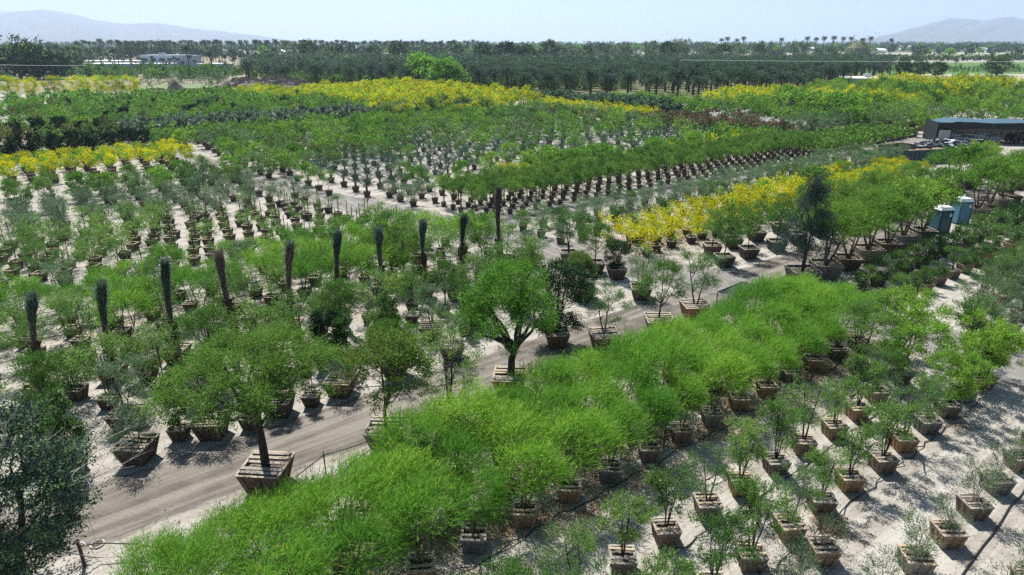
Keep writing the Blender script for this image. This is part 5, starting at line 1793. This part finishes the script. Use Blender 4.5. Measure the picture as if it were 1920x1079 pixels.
q = rng.normal(size=(420, 3)) * [.28, .22, .05] + [0, 0, .08]
q[:, 2] = np.abs(q[:, 2])
g.leaves(q, rng.normal(size=(420, 3)) * [1, 1, .5], .34, .018, 0)
g.leaves(q[:160], rng.normal(size=(160, 3)), .12, .07, 1)
tag(link('dry_brush', g.mesh('dry_brush', [MATS['litter_tan'], MATS['leaf_dead']]), None, (x, y, 0)), 'tangle of dry brown twigs lying on the sand between crate rows', 'brush', kind='stuff')
x, y = G(1800, 800)
g = Geo()
q = rng.normal(size=(200, 3)) * [.3, .22, .03] + [0, 0, .04]
q[:, 2] = np.abs(q[:, 2])
g.leaves(q, rng.normal(size=(200, 3)) * [1, 1, .4], .3, .016, 0)
tag(link('dry_brush', g.mesh('dry_brush', [MATS['leaf_dead']]), None, (x, y, 0)), 'small patch of dry twigs beside the tall feathery clump', 'brush', kind='stuff')
# pebbles and clods on the sand
N = 9000
a, b = rng.uniform(-40, 1960, N), 430 + 700 * rng.uniform(0, 1, N)
dx, dy = (a - 960) / FP, -(b - 539.5) / FP
dz = -sin(PIT) + dy * cos(PIT)
s_ = -HC / dz
X, Y = dx * s_, (cos(PIT) + dy * sin(PIT)) * s_
g = Geo()
sz = rng.uniform(.010, .028, N) * (1 + (rng.random(N) < .02) * 1.2)
p = np.stack([X, Y, sz * .4], 1)
ax = rng.uniform(0, 2 * pi, N)
e1 = np.stack([np.cos(ax), np.sin(ax), np.zeros(N)], 1) * sz[:, None]
e2 = np.stack([-np.sin(ax), np.cos(ax), np.zeros(N)], 1) * sz[:, None] * .7
up_ = np.array([0, 0, 1.]) * (sz * .8)[:, None]
V = np.stack([p - e1, p - e2, p + e1, p + e2, p + up_], 1).reshape(-1, 3)
i5 = np.arange(N)[:, None] * 5
Q = np.concatenate([np.concatenate([i5, i5 + 1, i5 + 4, i5 + 4], 1)[:0]], 0)
g.V.append(V)
g.n += len(V)
# two kite-shaped quads make the little pyramid
Q = np.concatenate([np.concatenate([i5 + 0, i5 + 1, i5 + 2, i5 + 4], 1), np.concatenate([i5 + 4, i5 + 2, i5 + 3, i5 + 0], 1)], 0)
g.Q.append(Q)
g.M.append(np.zeros(len(Q), int))
g.S.append(np.zeros(len(Q), bool))
tag(link('gravel', g.mesh('gravel', [MATS['rubble']])), 'scattered stones and clods on the sand', 'gravel', kind='stuff')

# ------------------------------------------------------------------ the masses of far planting
SL = {'massed_shrubbery': 'continuous far shrub planting of mixed greens', 'far_palm_grove': 'farther date palms of the orchard merging together', 'far_woodland': 'hazy blue green tree belts reaching the horizon', 'field_hedge': 'dark hedges between the far fields'}
for k, (G_, mats) in STUFF.items():
    tag(link(k, G_.mesh(k, mats)), SL[k], 'planting', kind='stuff')

# ------------------------------------------------------------------ haze
if HAZE > 0:
    g = Geo()
    g.hexa([(-15000, -400, -12), (15000, -400, -12), (15000, 17000, -12), (-15000, 17000, -12)], [(-15000, -400, 700), (15000, -400, 700), (15000, 17000, 700), (-15000, 17000, 700)])
    m = bpy.data.materials.new('haze')
    m.use_nodes = True
    n = m.node_tree.nodes
    n.remove(n['Principled BSDF'])
    pv = n.new('ShaderNodeVolumePrincipled')
    pv.inputs['Color'].default_value = (.62, .78, 1.0, 1)
    pv.inputs['Density'].default_value = HAZE
    pv.inputs['Anisotropy'].default_value = .3
    m.node_tree.links.new(pv.outputs[0], n['Material Output'].inputs['Volume'])
    tag(link('haze', g.mesh('haze', [m])), 'thin pale blue air haze over the plain', kind='stuff')
